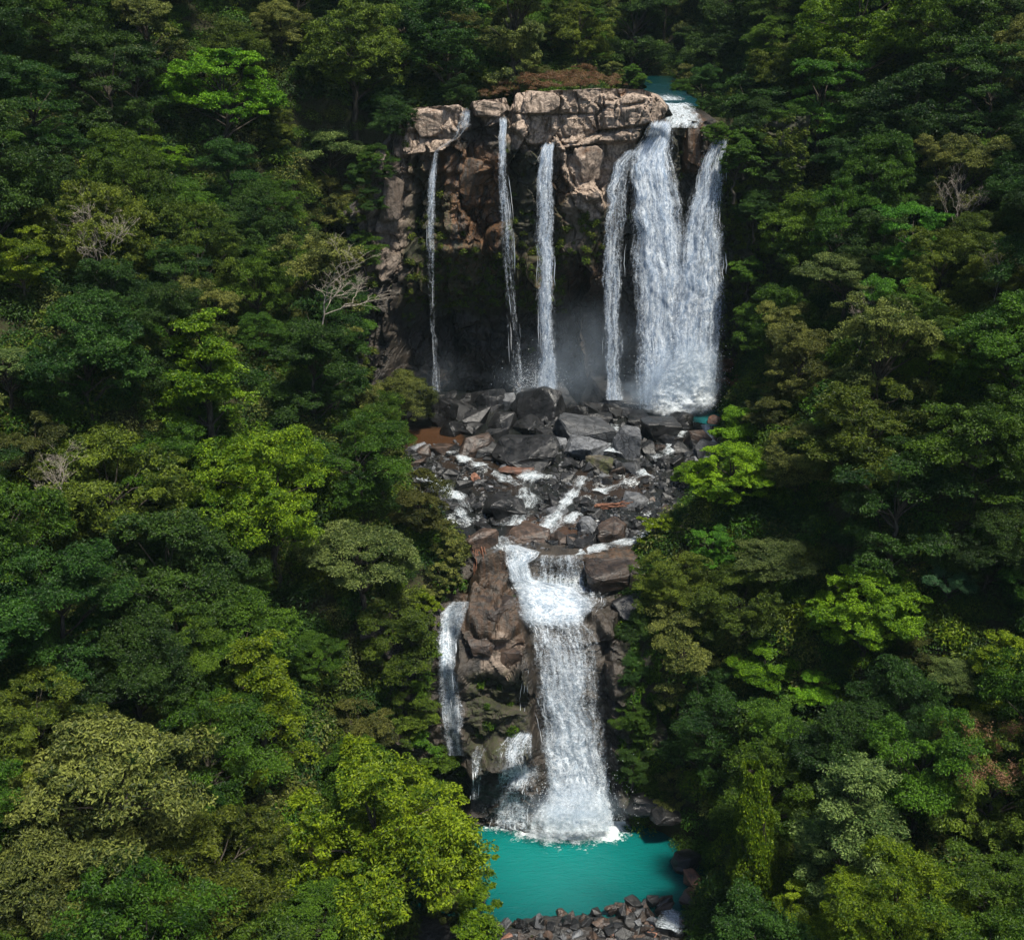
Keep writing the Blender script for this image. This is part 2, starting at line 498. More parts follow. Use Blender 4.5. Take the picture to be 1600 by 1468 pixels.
# ------------------------------------------------------------------ upper cliff
TOPL = np.array([(540, 330), (575, 300), (600, 235), (625, 205), (645, 170), (720, 163), (735, 172), (742, 158), (790, 153), (798, 172), (806, 146), (860, 141),
                 (935, 138), (990, 139), (1015, 148), (1032, 165), (1045, 186), (1090, 190), (1105, 188), (1130, 200), (1170, 190), (1240, 170)], float)
def upper_cliff():
    nc, nr, nt = 400, 250, 26
    px = np.linspace(552, 1225, nc)
    x0 = at_y(px, np.full(nc, 400.0), 172)[:, 0]
    ztop = at_y(px, np.interp(px, TOPL[:, 0], TOPL[:, 1]), np.full(nc, 171.0))[:, 2]
    s = np.linspace(0, 1, nr)[:, None]
    zb = Z0 - 58
    Zg = zb + (ztop[None, :] - zb) * s
    Xg = np.broadcast_to(x0[None, :], Zg.shape).copy()
    Yg = np.full(Zg.shape, 172.0)
    PX, PY, _ = project(np.stack([Xg, Yg, Zg], -1))
    # amphitheatre: side walls come forward
    Yg = Yg - 0.085 * np.clip(650 - PX, 0, None) - 0.075 * np.clip(PX - 1135, 0, None)
    # undercut cave at the foot
    cave = sstep(430, 520, PY + 25 * fbm(PX / 60, PY / 60, 0, 3, 3)) * sstep(600, 650, PX) * (1 - sstep(930, 975, PX))
    Yg = Yg + 6.0 * cave
    Yg = Yg + 1.6 * sstep(395, 410, PY + 14 * fbm(PX / 40, 0, 0, 4, 2)) * sstep(650, 670, PX) * (1 - sstep(790, 800, PX))
    # protruding masses: (polygon, metres forward, softness)
    for poly, fwd, w in [
        ([(803, 140), (935, 132), (1005, 135), (1036, 170), (1025, 190), (985, 212), (900, 225), (835, 224), (808, 205)], 2.3, 9),
        ([(880, 225), (990, 205), (985, 235), (950, 265), (940, 300), (915, 305), (880, 270)], 1.5, 12),
        ([(885, 300), (930, 290), (942, 330), (925, 425), (885, 420), (876, 340)], 1.0, 10),
        ([(940, 150), (1030, 150), (1036, 175), (1010, 195), (945, 195)], 0.9, 5),
        ([(640, 165), (722, 160), (724, 200), (690, 235), (635, 238)], 1.8, 6),
        ([(742, 155), (792, 150), (795, 190), (758, 196), (748, 178)], 1.2, 6),
        ([(700, 240), (772, 225), (776, 400), (745, 415), (695, 400)], 1.2, 12),
        ([(592, 240), (640, 230), (648, 300), (640, 400), (600, 430), (588, 330)], 1.2, 12),
        ([(1068, 190), (1095, 190), (1098, 250), (1080, 275), (1066, 240)], 1.5, 6),
    ]:
        Yg -= fwd * soft_poly(PX + 6 * fbm(PX / 18, PY / 18, 2, 8, 3), PY + 6 * fbm(PX / 18, PY / 18, 7, 9, 3), poly, w)
    # channels worn by the streams
    for cx, w, a in [(678, 14, 0.8), (787, 16, 1.0), (852, 20, 1.0)]:
        Yg += a * np.exp(-((PX - cx) / w) ** 2) * sstep(150, 220, PY)
    wx = 34 * fbm(PX / 60, PY / 60, 0, 21, 4); wy = 30 * fbm(PX / 60, PY / 60, 5, 22, 4)
    f1, e1, c1 = facets(PX + wx, PY + wy, 90, 11, (540, 100, 1240, 680), 0.8, 1.35)
    f2, e2, c2 = facets(PX + 0.6 * wx + 9 * fbm(PX / 20, PY / 20, 0, 23, 3), PY + 0.6 * wy + 9 * fbm(PX / 20, PY / 20, 5, 24, 3), 620, 12, (540, 100, 1240, 680), 0.85, 1.4)
    f3, e3, c3 = facets(PX + 6 * fbm(PX / 9, PY / 9, 0, 27, 3), PY + 6 * fbm(PX / 9, PY / 9, 5, 28, 3), 3200, 13, (540, 100, 1240, 680), 0.9, 1.3)
    brk = sstep(-0.15, 0.3, fbm(PX / 45, PY / 45, 0, 29, 3))
    sm = 1 - 0.55 * np.maximum(soft_poly(PX, PY, [(803, 135), (1036, 135), (1025, 190), (985, 235), (945, 300), (915, 310), (885, 240), (810, 225)], 12), soft_poly(PX, PY, [(640, 160), (724, 160), (690, 235), (635, 238)], 10))
    Yg += 1.0 * f1 + 0.5 * sm * f2 + 0.16 * sm * f3 + 0.45 * fbm(PX / 14, PY / 14, 0, 41, 4)
    Yg += brk * (0.5 * (1 - sstep(0, 4.0, e1)) + 0.22 * (1 - sstep(0, 2.0, e2)))
    for line, wd, dp in [([(800, 240), (840, 228), (900, 222), (935, 205), (985, 196), (1030, 190)], 2.6, 0.9), ([(935, 206), (930, 180), (945, 165), (1000, 158)], 2.2, 0.9),
                         ([(893, 228), (888, 262), (905, 300), (920, 318), (940, 330)], 3.0, 0.9), ([(806, 178), (850, 182), (925, 178)], 1.8, 0.6), ([(826, 148), (830, 190), (822, 222)], 1.8, 0.7), ([(878, 146), (872, 180), (882, 214)], 1.8, 0.6), ([(965, 145), (972, 190)], 1.6, 0.6), ([(670, 168), (676, 228)], 1.8, 0.6), ([(852, 150), (858, 180), (850, 228)], 1.8, 0.5),
                         ([(900, 145), (905, 178)], 1.8, 0.6), ([(940, 145), (944, 170)], 2.0, 0.7), ([(640, 205), (690, 215), (720, 205)], 2.2, 0.8), ([(590, 330), (640, 300), (655, 240)], 3, 0.9)]:
        dd_ = np.full(PX.shape, 1e9)
        for (ax, ay), (bx_, by_) in zip(line[:-1], line[1:]):
            L2 = (bx_ - ax) ** 2 + (by_ - ay) ** 2
            tt_ = np.clip(((PX + 0.15 * wx - ax) * (bx_ - ax) + (PY + 0.15 * wy - ay) * (by_ - ay)) / L2, 0, 1)
            dd_ = np.minimum(dd_, np.hypot(PX + 0.15 * wx - ax - tt_ * (bx_ - ax), PY + 0.15 * wy - ay - tt_ * (by_ - ay)))
        Yg += dp * np.exp(-(dd_ / wd) ** 2)
    Yg += 0.5 * vnoise(PX / 900, PY / 11, 0, 51) * (1 - 0.6 * sstep(800, 850, PX))       # bedding
    # ground the top edge and run back over the plateau
    xt = np.arange(1, nt + 1)[:, None]
    Yt = Yg[-1][None, :] + 0.5 * xt ** 1.12
    Zt = ztop[None, :] - 0.07 * xt + 0.3 * fbm(np.broadcast_to(x0, (nt, nc)) * 0.5, Yt * 0.5, 0, 61, 4)
    Zt = np.where((px > 1030) & (px < 1120), ztop[None, :] - 0.25 + 0.04 * xt, Zt)
    Zt = np.where(px > 1112, ztop[None, :] - 0.8 * xt, Zt)
    Xt = np.broadcast_to(x0[None, :], Zt.shape)
    X = np.concatenate([Xg, Xt]); Y = np.concatenate([Yg, Yt]); Z = np.concatenate([Zg, Zt])
    Xo = X + 0.4 * fbm(Y * 0.6, Z * 0.6, X * 0.2, 71, 3)
    pts = np.stack([Xo, Y, Z], -1)
    QX = np.concatenate([PX, np.broadcast_to(px, Xt.shape)]); QY = np.concatenate([PY, np.broadcast_to(np.interp(px, TOPL[:, 0], TOPL[:, 1]), Xt.shape)])
    jx = QX + 16 * fbm(QX / 22, QY / 22, 0, 81, 4); jy = QY + 22 * fbm(QX / 22, QY / 22, 9, 82, 4)
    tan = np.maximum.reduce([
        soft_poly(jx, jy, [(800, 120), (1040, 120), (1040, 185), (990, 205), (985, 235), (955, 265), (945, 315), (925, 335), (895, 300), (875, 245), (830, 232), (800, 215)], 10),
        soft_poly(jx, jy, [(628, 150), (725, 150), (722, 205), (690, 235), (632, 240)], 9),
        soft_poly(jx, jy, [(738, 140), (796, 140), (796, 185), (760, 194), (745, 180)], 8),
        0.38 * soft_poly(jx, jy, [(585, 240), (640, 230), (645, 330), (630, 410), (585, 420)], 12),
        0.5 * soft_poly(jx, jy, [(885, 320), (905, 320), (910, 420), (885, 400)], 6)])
    rust = np.maximum.reduce([
        soft_poly(jx, jy, [(690, 240), (775, 240), (772, 430), (690, 430)], 24), 0.55 * soft_poly(jx, jy, [(650, 420), (830, 410), (930, 400), (930, 470), (650, 480)], 30),
        0.9 * soft_poly(jx, jy, [(1066, 190), (1096, 190), (1096, 265), (1070, 265)], 5),
        0.7 * soft_poly(jx, jy, [(870, 250), (900, 300), (940, 330), (935, 400), (880, 420)], 14),
        0.6 * soft_poly(jx, jy, [(630, 220), (690, 235), (680, 300), (635, 300)], 12)])
    moss = np.maximum.reduce([
        0.9 * soft_poly(jx, jy, [(650, 390), (800, 410), (930, 400), (940, 320), (880, 330), (870, 480), (640, 500)], 22),
        soft_poly(jx, jy, [(1130, 180), (1240, 150), (1240, 660), (1120, 600)], 18),
        0.6 * soft_poly(jx, jy, [(800, 200), (840, 215), (830, 400), (800, 400)], 16),
        0.5 * soft_poly(jx, jy, [(985, 190), (1065, 190), (1060, 330), (1000, 330)], 10),
        0.7 * soft_poly(jx, jy, [(640, 240), (700, 300), (690, 420), (650, 420)], 16)])
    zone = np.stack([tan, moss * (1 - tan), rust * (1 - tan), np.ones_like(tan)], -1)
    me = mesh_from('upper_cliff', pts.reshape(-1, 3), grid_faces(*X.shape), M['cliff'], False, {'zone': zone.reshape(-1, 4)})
    o = tag(link('upper_cliff', me), kind='structure')
    return o, pts, zone
UCLIFF, UPTS, UZONE = upper_cliff()

# ------------------------------------------------------------------ lower cliff
LOW_PATH = [(105.2, -88.0), (106.0, -83), (106.9, -74), (108.2, -66), (110.2, -62.9), (114.5, -62.2), (118.6, -61.3), (119.0, -57.95), (122.5, -57.7)]
def lower_cliff():
    P = np.array(LOW_PATH)
    L = np.concatenate([[0], np.cumsum(np.hypot(*np.diff(P, axis=0).T))])
    nr, nc = 300, 240
    s = np.linspace(0, L[-1], nr)
    Yc = np.interp(s, L, P[:, 0]); Zc = np.interp(s, L, P[:, 1]) + Z0
    T = np.stack([np.gradient(Yc), np.gradient(Zc)], 1)
    k = np.ones(15) / 15
    T = np.stack([np.convolve(np.pad(T[:, i], 7, 'edge'), k, 'valid') for i in (0, 1)], 1)
    T /= np.linalg.norm(T, axis=1)[:, None]
    N = np.stack([-T[:, 1], T[:, 0]], 1)                   # outwards: towards the camera and up
    x = np.linspace(-17, 25, nc)
    X = np.broadcast_to(x[None, :], (nr, nc)).copy()
    Y = np.broadcast_to(Yc[:, None], (nr, nc)).copy(); Z = np.broadcast_to(Zc[:, None], (nr, nc)).copy()
    PX, PY, _ = project(np.stack([X, Y, Z], -1))
    D = np.zeros_like(X)
    for poly, fwd, w in [
        ([(722, 975), (755, 930), (805, 925), (822, 1010), (826, 1140), (790, 1160), (728, 1180), (716, 1050)], 2.6, 14),
        ([(738, 930), (805, 920), (812, 985), (770, 1000), (735, 985)], 1.2, 8),
        ([(742, 1178), (780, 1152), (830, 1150), (850, 1170), (852, 1290), (738, 1290)], 2.7, 16),
        ([(915, 860), (1010, 840), (1010, 910), (925, 915)], 1.6, 8),
        ([(900, 925), (1000, 915), (1010, 1000), (940, 990)], 1.2, 9),
        ([(955, 1000), (1040, 990), (1050, 1230), (965, 1230)], 1.5, 12),
        ([(715, 850), (785, 840), (790, 925), (715, 935)], 2.2, 10),
        ([(960, 1225), (1090, 1225), (1090, 1290), (985, 1280)], 2.2, 10),
    ]:
        D += fwd * soft_poly(PX + 8 * fbm(PX / 22, PY / 22, 2, 8, 3), PY + 8 * fbm(PX / 22, PY / 22, 7, 9, 3), poly, w)
    wx = 26 * fbm(PX / 45, PY / 45, 0, 25, 4); wy = 26 * fbm(PX / 45, PY / 45, 5, 26, 4)
    f1, e1, c1 = facets(PX + wx, PY + wy, 60, 15, (600, 820, 1120, 1320), 1.6, 0.8)
    f2, e2, c2 = facets(PX + 0.8 * wx + 7 * fbm(PX / 10, PY / 10, 0, 35, 3), PY + 0.8 * wy + 7 * fbm(PX / 10, PY / 10, 5, 36, 3), 520, 16, (600, 820, 1120, 1320), 1.8, 0.8)
    brk = sstep(-0.1, 0.35, fbm(PX / 40, PY / 40, 0, 39, 3))
    amp = 1 - 0.6 * soft_poly(PX, PY, [(800, 860), (915, 870), (930, 980), (955, 1280), (850, 1280), (825, 1000)], 20)
    D += amp * (0.75 * f1 + 0.36 * f2 - brk * 0.4 * (1 - sstep(0, 4, e1)) - brk * 0.15 * (1 - sstep(0, 2, e2))) + 0.42 * fbm(PX / 14, PY / 14, 0, 45, 5)
    D += 0.3 * amp * vnoise(PX / 900, PY / 13, 0, 52)
    D *= (1 - 0.85 * sstep(118.5, 119.1, Yc))[:, None]
    Y += D * N[:, 0][:, None]; Z += D * N[:, 1][:, None]
    jx = PX + 10 * fbm(PX / 22, PY / 22, 0, 83, 4); jy = PY + 12 * fbm(PX / 22, PY / 22, 9, 84, 4)
    tan = 0.5 * soft_poly(jx, jy, [(760, 1020), (790, 990), (812, 1010), (800, 1055), (762, 1040)], 8)
    rust = np.maximum(0.4 * soft_poly(jx, jy, [(728, 930), (815, 920), (822, 1010), (722, 1000)], 10),
                      0.45 * soft_poly(jx, jy, [(915, 860), (1000, 850), (1000, 900), (925, 905)], 10))
    moss = np.maximum(0.8 * soft_poly(jx, jy, [(735, 1050), (815, 1050), (820, 1140), (740, 1160)], 14),
                      soft_poly(jx, jy, [(985, 950), (1100, 900), (1100, 1220), (980, 1220)], 20))
    zone = np.stack([tan, moss, rust, np.ones_like(tan)], -1)
    pts = np.stack([X, Y, Z], -1)
    me = mesh_from('lower_cliff', pts.reshape(-1, 3), grid_faces(nr, nc), M['cliff'], False, {'zone': zone.reshape(-1, 4)})
    o = tag(link('lower_cliff', me), kind='structure')
    return o, pts, zone
LCLIFF, LPTS, LZONE = lower_cliff()

def cliff_front(pts):
    """Smallest Y per pixel bin of a cliff, so that water can be laid just in front of the rock."""
    PX, PY, _ = project(pts)
    bx = (PX / 4).astype(int).ravel(); by = (PY / 4).astype(int).ravel()
    g = np.full((420, 420), 1e9)
    ok = (bx >= 0) & (bx < 420) & (by >= 0) & (by < 420)
    np.minimum.at(g, (by[ok], bx[ok]), pts[..., 1].ravel()[ok])
    def sh(a, f):
        p = np.pad(a, 1, 'edge')
        return f([p[1 + i:421 + i, 1 + j:421 + j] for i in (-1, 0, 1) for j in (-1, 0, 1)])
    g = sh(g, np.minimum.reduce)
    bad = g > 1e8
    g = np.where(bad, 140.0 if pts[..., 1].min() > 130 else 118.0, g)
    for _ in range(3): g = sh(g, lambda l: np.mean(l, axis=0))
    return np.where(bad, 1e9, g)
GU, GL = cliff_front(UPTS), cliff_front(LPTS)

# ------------------------------------------------------------------ water
def sheet_arrays(rows, ncol, nrow, seed, bulge=0.4, rough=0.3, cov=1.0, front=None, gap=0.25, edge_pow=3.0, jag=4.0, off=0.0, vfreq=1.0, gaps=0.0):
    rows = np.array(rows, float)
    P0 = at_y(rows[:, 1], rows[:, 0], rows[:, 3]); P1 = at_y(rows[:, 2], rows[:, 0], rows[:, 3])
    mid = (P0 + P1) / 2
    L = np.concatenate([[0], np.cumsum(np.linalg.norm(np.diff(mid, axis=0), axis=1))])
    s = np.linspace(0, L[-1], nrow)
    py = np.interp(s, L, rows[:, 0]); pl = np.interp(s, L, rows[:, 1]); pr = np.interp(s, L, rows[:, 2]); Y = np.interp(s, L, rows[:, 3])
    cv = np.interp(s, L, rows[:, 4]) if rows.shape[1] > 4 else np.ones(nrow)
    pl = pl + jag * fbm(s * 0.35, 0, 0, seed + 1, 3); pr = pr + jag * fbm(s * 0.35, 5, 0, seed + 2, 3)
    u = np.linspace(0, 1, ncol)
    PX = pl[:, None] + (pr - pl)[:, None] * u[None, :]
    PY = np.broadcast_to(py[:, None], PX.shape)
    YY = np.broadcast_to(Y[:, None], PX.shape).copy()
    W = np.linalg.norm(P1 - P0, axis=1).mean()
    SS = np.broadcast_to(s[:, None], PX.shape); UU = np.broadcast_to(u[None, :] * W, PX.shape)
    YY -= bulge * (1 - (2 * u[None, :] - 1) ** 2)
    YY += rough * (fbm(UU * 0.9, SS * 0.10 * vfreq, 0, seed, 4) + 0.35 * fbm(UU * 1.6, SS * 0.45 * vfreq, 0, seed + 9, 4))
    if front is not None:
        gx_, gy_ = np.clip(PX / 4 - 0.5, 0, 418), np.clip(PY / 4 - 0.5, 0, 418)
        bx = gx_.astype(int); by = gy_.astype(int); qx = gx_ - bx; qy = gy_ - by
        fr = front[by, bx] * (1 - qx) * (1 - qy) + front[by, bx + 1] * qx * (1 - qy) + front[by + 1, bx] * (1 - qx) * qy + front[by + 1, bx + 1] * qx * qy
        YY = np.where(fr < 1e8, np.minimum(YY, fr - gap), YY)
    YY -= off
    co = cov * cv[:, None] * (1 - np.abs(2 * u[None, :] - 1) ** edge_pow)
    co = co * np.clip(1 + gaps * 2.2 * (fbm(UU * 0.55 + 0.6 * fbm(SS * 0.12, 0, 0, seed + 4, 2), SS * 0.045 * vfreq, 0, seed % 31 + 3, 3) - 0.05), 0.25, 1.15)
    co = co * sstep(-0.02, 0.02, np.linspace(0, 1, nrow))[:, None]
    pts = at_y(PX, PY, YY)
    uv = np.stack([UU + seed * 7.3, SS + seed * 3.1], -1)
    return pts, co, uv, (pl, pr, py, Y, s)

def join_arrays(parts):
    Vs, Fs, A, U, off = [], [], [], [], 0
    for pts, co, uv in parts:
        Vs.append(pts.reshape(-1, 3)); Fs.append(grid_faces(*pts.shape[:2]) + off); A.append(co.ravel()); U.append(uv.reshape(-1, 2)); off += co.size
    return np.concatenate(Vs), np.concatenate(Fs), np.concatenate(A), np.concatenate(U)

def waterfall(name, label, rows, mat, seed, ncol=40, nrow=200, layers=2, strands=120, slen=(2, 7), swid=(0.04, 0.16), spread=1.0, kind=None, cat='waterfall', group=None, **kw):
    parts = []
    base = None
    for l in range(layers):
        p = sheet_arrays(rows, ncol, nrow, seed + 31 * l, off=0.35 * l, **kw)
        parts.append(p[:3])
        base = p if base is None else base
    V, Fc, A, U = join_arrays(parts)
    o = link(name, mesh_from(name, V, Fc, mat, True, {'cov': A}, U))
    tag(o, label, cat, group, kind)
    if strands:
        r = np.random.default_rng(seed + 5)
        pts0 = base[0]; nr_, nc_ = pts0.shape[:2]
        s = base[3][4]; Ltot = s[-1]
        Vs, Fs, T, off = [], [], [], 0
        for i in range(max(6, strands // 8)):
            ln = min(r.uniform(*slen), Ltot * 0.9); a = r.uniform(0, max(Ltot - ln, 0.01)); n = 8
            u0 = np.clip(0.5 + r.normal(0, 0.2) * spread, 0.08, 0.92)
            ss = np.linspace(a, a + ln, n)
            ri = np.clip(np.searchsorted(s, ss), 0, nr_ - 1)
            ci = np.clip(int(u0 * (nc_ - 1)), 0, nc_ - 1)
            c = pts0[ri, ci].copy(); c[:, 1] -= r.uniform(0.02, 0.7)
            c[:, 0] += r.normal(0, 0.018, n).cumsum()
            w = 0.42 * r.uniform(*swid) * np.sin(np.linspace(0.05, math.pi - 0.02, n))
            side = np.array([1, r.uniform(-0.5, 0.5), 0]); side /= np.linalg.norm(side)
            mid = c.copy(); mid[:, 1] -= w * 0.8
            v = np.stack([c - side * w[:, None], mid, c + side * w[:, None]], 1).reshape(-1, 3)
            Vs.append(v); Fs.append(grid_faces(n, 3) + off); T.append(np.full(len(v), r.uniform())); off += len(v)
        st = link('water_strands', mesh_from('water_strands', np.concatenate(Vs), np.concatenate(Fs), M['strand'], True, {'tint': np.concatenate(T)}), o)
        tag(st, kind='stuff')
    return o

UF = dict(front=GU, gap=0.3)
GRP_U = 'streams of the upper falls'
waterfall('waterfall', 'thin leftmost stream of the upper falls, narrow as a ribbon',
          [(168, 722, 736, 170, .9), (195, 712, 738, 169.5, .7), (215, 700, 722, 169.3, .5), (236, 675, 688, 169, .7), (270, 670, 685, 168.7, .85), (330, 663, 683, 168.4, .8), (420, 664, 684, 168.2, .6), (520, 671, 685, 168, .55), (612, 674, 690, 168, .75)],
          M['fall'], 100, 16, 220, 2, 60, (2, 6), (0.03, 0.09), group=GRP_U, bulge=0.3, rough=0.15, jag=3, **UF)
waterfall('waterfall', 'slim second stream from the left of the upper falls, fraying into mist below',
          [(182, 778, 794, 170, 1), (215, 775, 793, 169.3, .9), (260, 775, 796, 168.8, .75), (330, 775, 804, 168.4, .7), (430, 782, 808, 168.2, .55), (540, 790, 820, 168, .55), (608, 790, 828, 168, .6), (625, 790, 830, 167.7, .6)],
          M['fall'], 200, 22, 220, 2, 110, (2, 7), (0.03, 0.12), group=GRP_U, bulge=0.4, rough=0.25, jag=3, **UF)
waterfall('waterfall', 'third stream of the upper falls, middle white column left of the tan buttress',
          [(222, 845, 868, 169.4, 1), (250, 838, 868, 168.8, 1), (320, 834, 868, 168.3, .9), (420, 832, 870, 168, .85), (520, 834, 872, 168, .85), (602, 834, 876, 168, .95), (625, 832, 880, 167.5, .9)],
          M['fall'], 300, 28, 220, 3, 170, (2, 7), (0.04, 0.15), group=GRP_U, bulge=0.6, rough=0.4, jag=5, gaps=0.18, **UF)
waterfall('waterfall', 'broad white right hand curtain of the upper falls under the river lip',
          [(186, 1012, 1060, 170, .9), (215, 1000, 1058, 169.4, .9), (240, 980, 1062, 168.8, 1), (270, 974, 1066, 168.2, 1), (330, 976, 1080, 167.8, .98), (420, 978, 1088, 167.5, .98), (520, 980, 1092, 167.2, 1), (620, 978, 1088, 167, 1), (640, 975, 1090, 166.8, .8)],
          M['fall'], 400, 56, 220, 3, 330, (2, 8), (0.04, 0.18), group=GRP_U, bulge=0.9, rough=0.7, jag=8, gaps=0.12, **UF)
waterfall('waterfall', 'narrow side veil splitting off left of the broad white curtain',
          [(232, 982, 1010, 168.8, .9), (255, 956, 992, 168.5, .95), (300, 945, 984, 168.2, .95), (380, 941, 980, 168, .9), (470, 937, 976, 167.7, .9), (530, 942, 978, 167.5, .9), (592, 945, 975, 167.4, .9), (625, 942, 980, 167, .9)],
          M['fall'], 500, 24, 220, 2, 120, (2, 6), (0.04, 0.13), group=GRP_U, bulge=0.4, rough=0.35, jag=7, gaps=0.2, **UF)
waterfall('waterfall', 'rightmost heavy white fall of the upper falls emerging from behind leafy branches',
          [(215, 1108, 1146, 168.5, .9), (260, 1088, 1142, 167.8, 1), (330, 1066, 1143, 167.2, 1), (430, 1048, 1142, 166.9, 1), (520, 1036, 1141, 166.6, 1.05), (632, 1026, 1132, 166.2, 1.1)],
          M['fall'], 600, 52, 220, 3, 330, (2, 8), (0.05, 0.2), group=GRP_U, bulge=0.9, rough=0.7, jag=8, gaps=0.26, **UF)
waterfall('river', None, [(119.5, 1000, 1056, 240, .6), (124, 1002, 1050, 224, .35), (133, 990, 1060, 204, .1), (144, 990, 1060, 190.4, .35), (152, 1005, 1075, 184.6, .85), (166, 1014, 1096, 177.8, 1), (180, 1026, 1104, 172.2, 1), (190, 1028, 1108, 169.8, 1), (200, 1020, 1108, 169.2, .75)],
          M['rapid'], 700, 40, 120, 1, 0, kind='structure', cat=None, bulge=0.0, rough=0.3, jag=5)

# teal surface of the river above the lip
def flat_water(name, poly, z, mat, foam_fn=None, shal_fn=None, step=0.5, zfn=None):
    """A water surface over a pixel polygon laid on the plane z (relative to the camera)."""
    poly = np.array(poly, float)
    d = ray(poly[:, 0], poly[:, 1]); P = CAM + d * (z / d[:, 2])[:, None]
    x0, y0 = P[:, :2].min(0); x1, y1 = P[:, :2].max(0)
    xx, yy = np.meshgrid(np.arange(x0, x1 + step, step), np.arange(y0, y1 + step, step))
    ins = in_poly(xx, yy, [tuple(p[:2]) for p in P])
    zz = np.full(xx.shape, z) if zfn is None else zfn(xx, yy)
    pts = np.stack([xx, yy, zz + Z0], -1)
    PX, PY, _ = project(pts)
    fo = foam_fn(PX, PY) if foam_fn else np.zeros_like(PX)
    sh = shal_fn(PX, PY) if shal_fn else np.zeros_like(PX)
    fc = grid_faces(*xx.shape)
    fc = fc[ins.ravel()[fc].any(1)]
    me = mesh_from(name, pts.reshape(-1, 3), fc, mat, True, {'foam': fo.ravel(), 'shallow': sh.ravel()})
    return tag(link(name, me), kind='structure')
def river_sheet(rows):
    p, co, uv, _ = sheet_arrays(rows, 30, 60, 77, bulge=0, rough=0.0, jag=9)
    z = np.zeros(co.size)
    tag(link('river_surface', mesh_from('river_surface', p.reshape(-1, 3), grid_faces(*co.shape), M['river_teal'], True, {'foam': z + 0.25, 'shallow': z})), kind='structure')
river_sheet([(119, 1006, 1048, 240), (123, 1003, 1054, 226), (131, 1003, 1060, 207), (145, 1012, 1074, 190), (158, 1016, 1088, 181.5), (166, 1022, 1094, 178.3)])
# lower pool
def foam_low(PX, PY):
    a = 1.5 * np.exp(-(((PX - 893) / 100) ** 4 + ((PY - 1268) / 46) ** 2)) + 0.25 * fbm(PX / 14, PY / 6, 0, 93, 3)
    b = np.exp(-(((PX - 800) / 75) ** 2 + ((PY - 1284) / 18) ** 2)) * 0.85
    c = np.exp(-(((PX - 735) / 30) ** 2 + ((PY - 1245) / 30) ** 2)) * 0.6
    d = 0.36 * sstep(-0.1, 0.5, fbm(PX / 22, PY / 9, 0, 97, 4)) * np.exp(-(((PX - 880) / 130) ** 2 + ((PY - 1320) / 40) ** 2))
    return np.clip(1.25 * np.maximum.reduce([a, b, c, d]), 0, 1)
flat_water('lower_pool', [(640, 1215), (1140, 1215), (1140, 1440), (1060, 1455), (640, 1455)], -85.0, M['pool'], foam_low,
           lambda X, Y: 1.0 * np.exp(-(((X - 860) / 170) ** 2 + ((Y - 1335) / 85) ** 2)), 0.35)

# water over the terrace and the upper pool
def terr_z(x, y):
    return terrain(0 * x + 8, y) + 0.5
def foam_mid(PX, PY):
    n = fbm(PX / 26, PY / 12, 0, 91, 4)
    a = np.exp(-(((PX - 1060) / 75) ** 2 + ((PY - 636) / 22) ** 2)) * 1.2
    b = np.exp(-(((PX - 845) / 50) ** 2 + ((PY - 606) / 14) ** 2)) * 0.9
    c = sstep(0.08, 0.4, n) * 0.62 * sstep(690, 730, PY)
    return np.clip(np.maximum.reduce([a, b, c]), 0, 1)
def shal_mid(PX, PY):
    return np.clip(np.maximum.reduce([soft_poly(PX, PY, [(640, 672), (715, 672), (725, 702), (640, 700)], 8), 0.35 * soft_poly(PX, PY, [(900, 745), (1010, 745), (1000, 775), (900, 770)], 20),
                              0.8 * soft_poly(PX, PY, [(810, 820), (930, 815), (930, 860), (800, 860)], 20), 0.3 * soft_poly(PX, PY, [(700, 700), (840, 720), (800, 760), (700, 740)], 25)]), 0, 1)
xx, yy = np.meshgrid(np.arange(-22, 37, 0.5), np.arange(119.6, 180, 0.5))
P_ = np.stack([xx, yy, terr_z(xx, yy) + Z0], -1)
PX_, PY_, _ = project(P_)
tag(link('stream_water', mesh_from('stream_water', P_.reshape(-1, 3), grid_faces(*xx.shape), M['river'], True, {'foam': foam_mid(PX_, PY_).ravel(), 'shallow': shal_mid(PX_, PY_).ravel()})), kind='structure')
flat_water('upper_pool', [(985, 622), (1060, 606), (1230, 606), (1230, 662), (1130, 668), (1075, 655), (1010, 656)], -55.75, M['upper_pool'],
           lambda X, Y: np.clip(1.3 * np.exp(-(((X - 1058) / 62) ** 2 + ((Y - 632) / 19) ** 2)), 0, 1), lambda X, Y: 0.5 + 0 * X, 0.45)

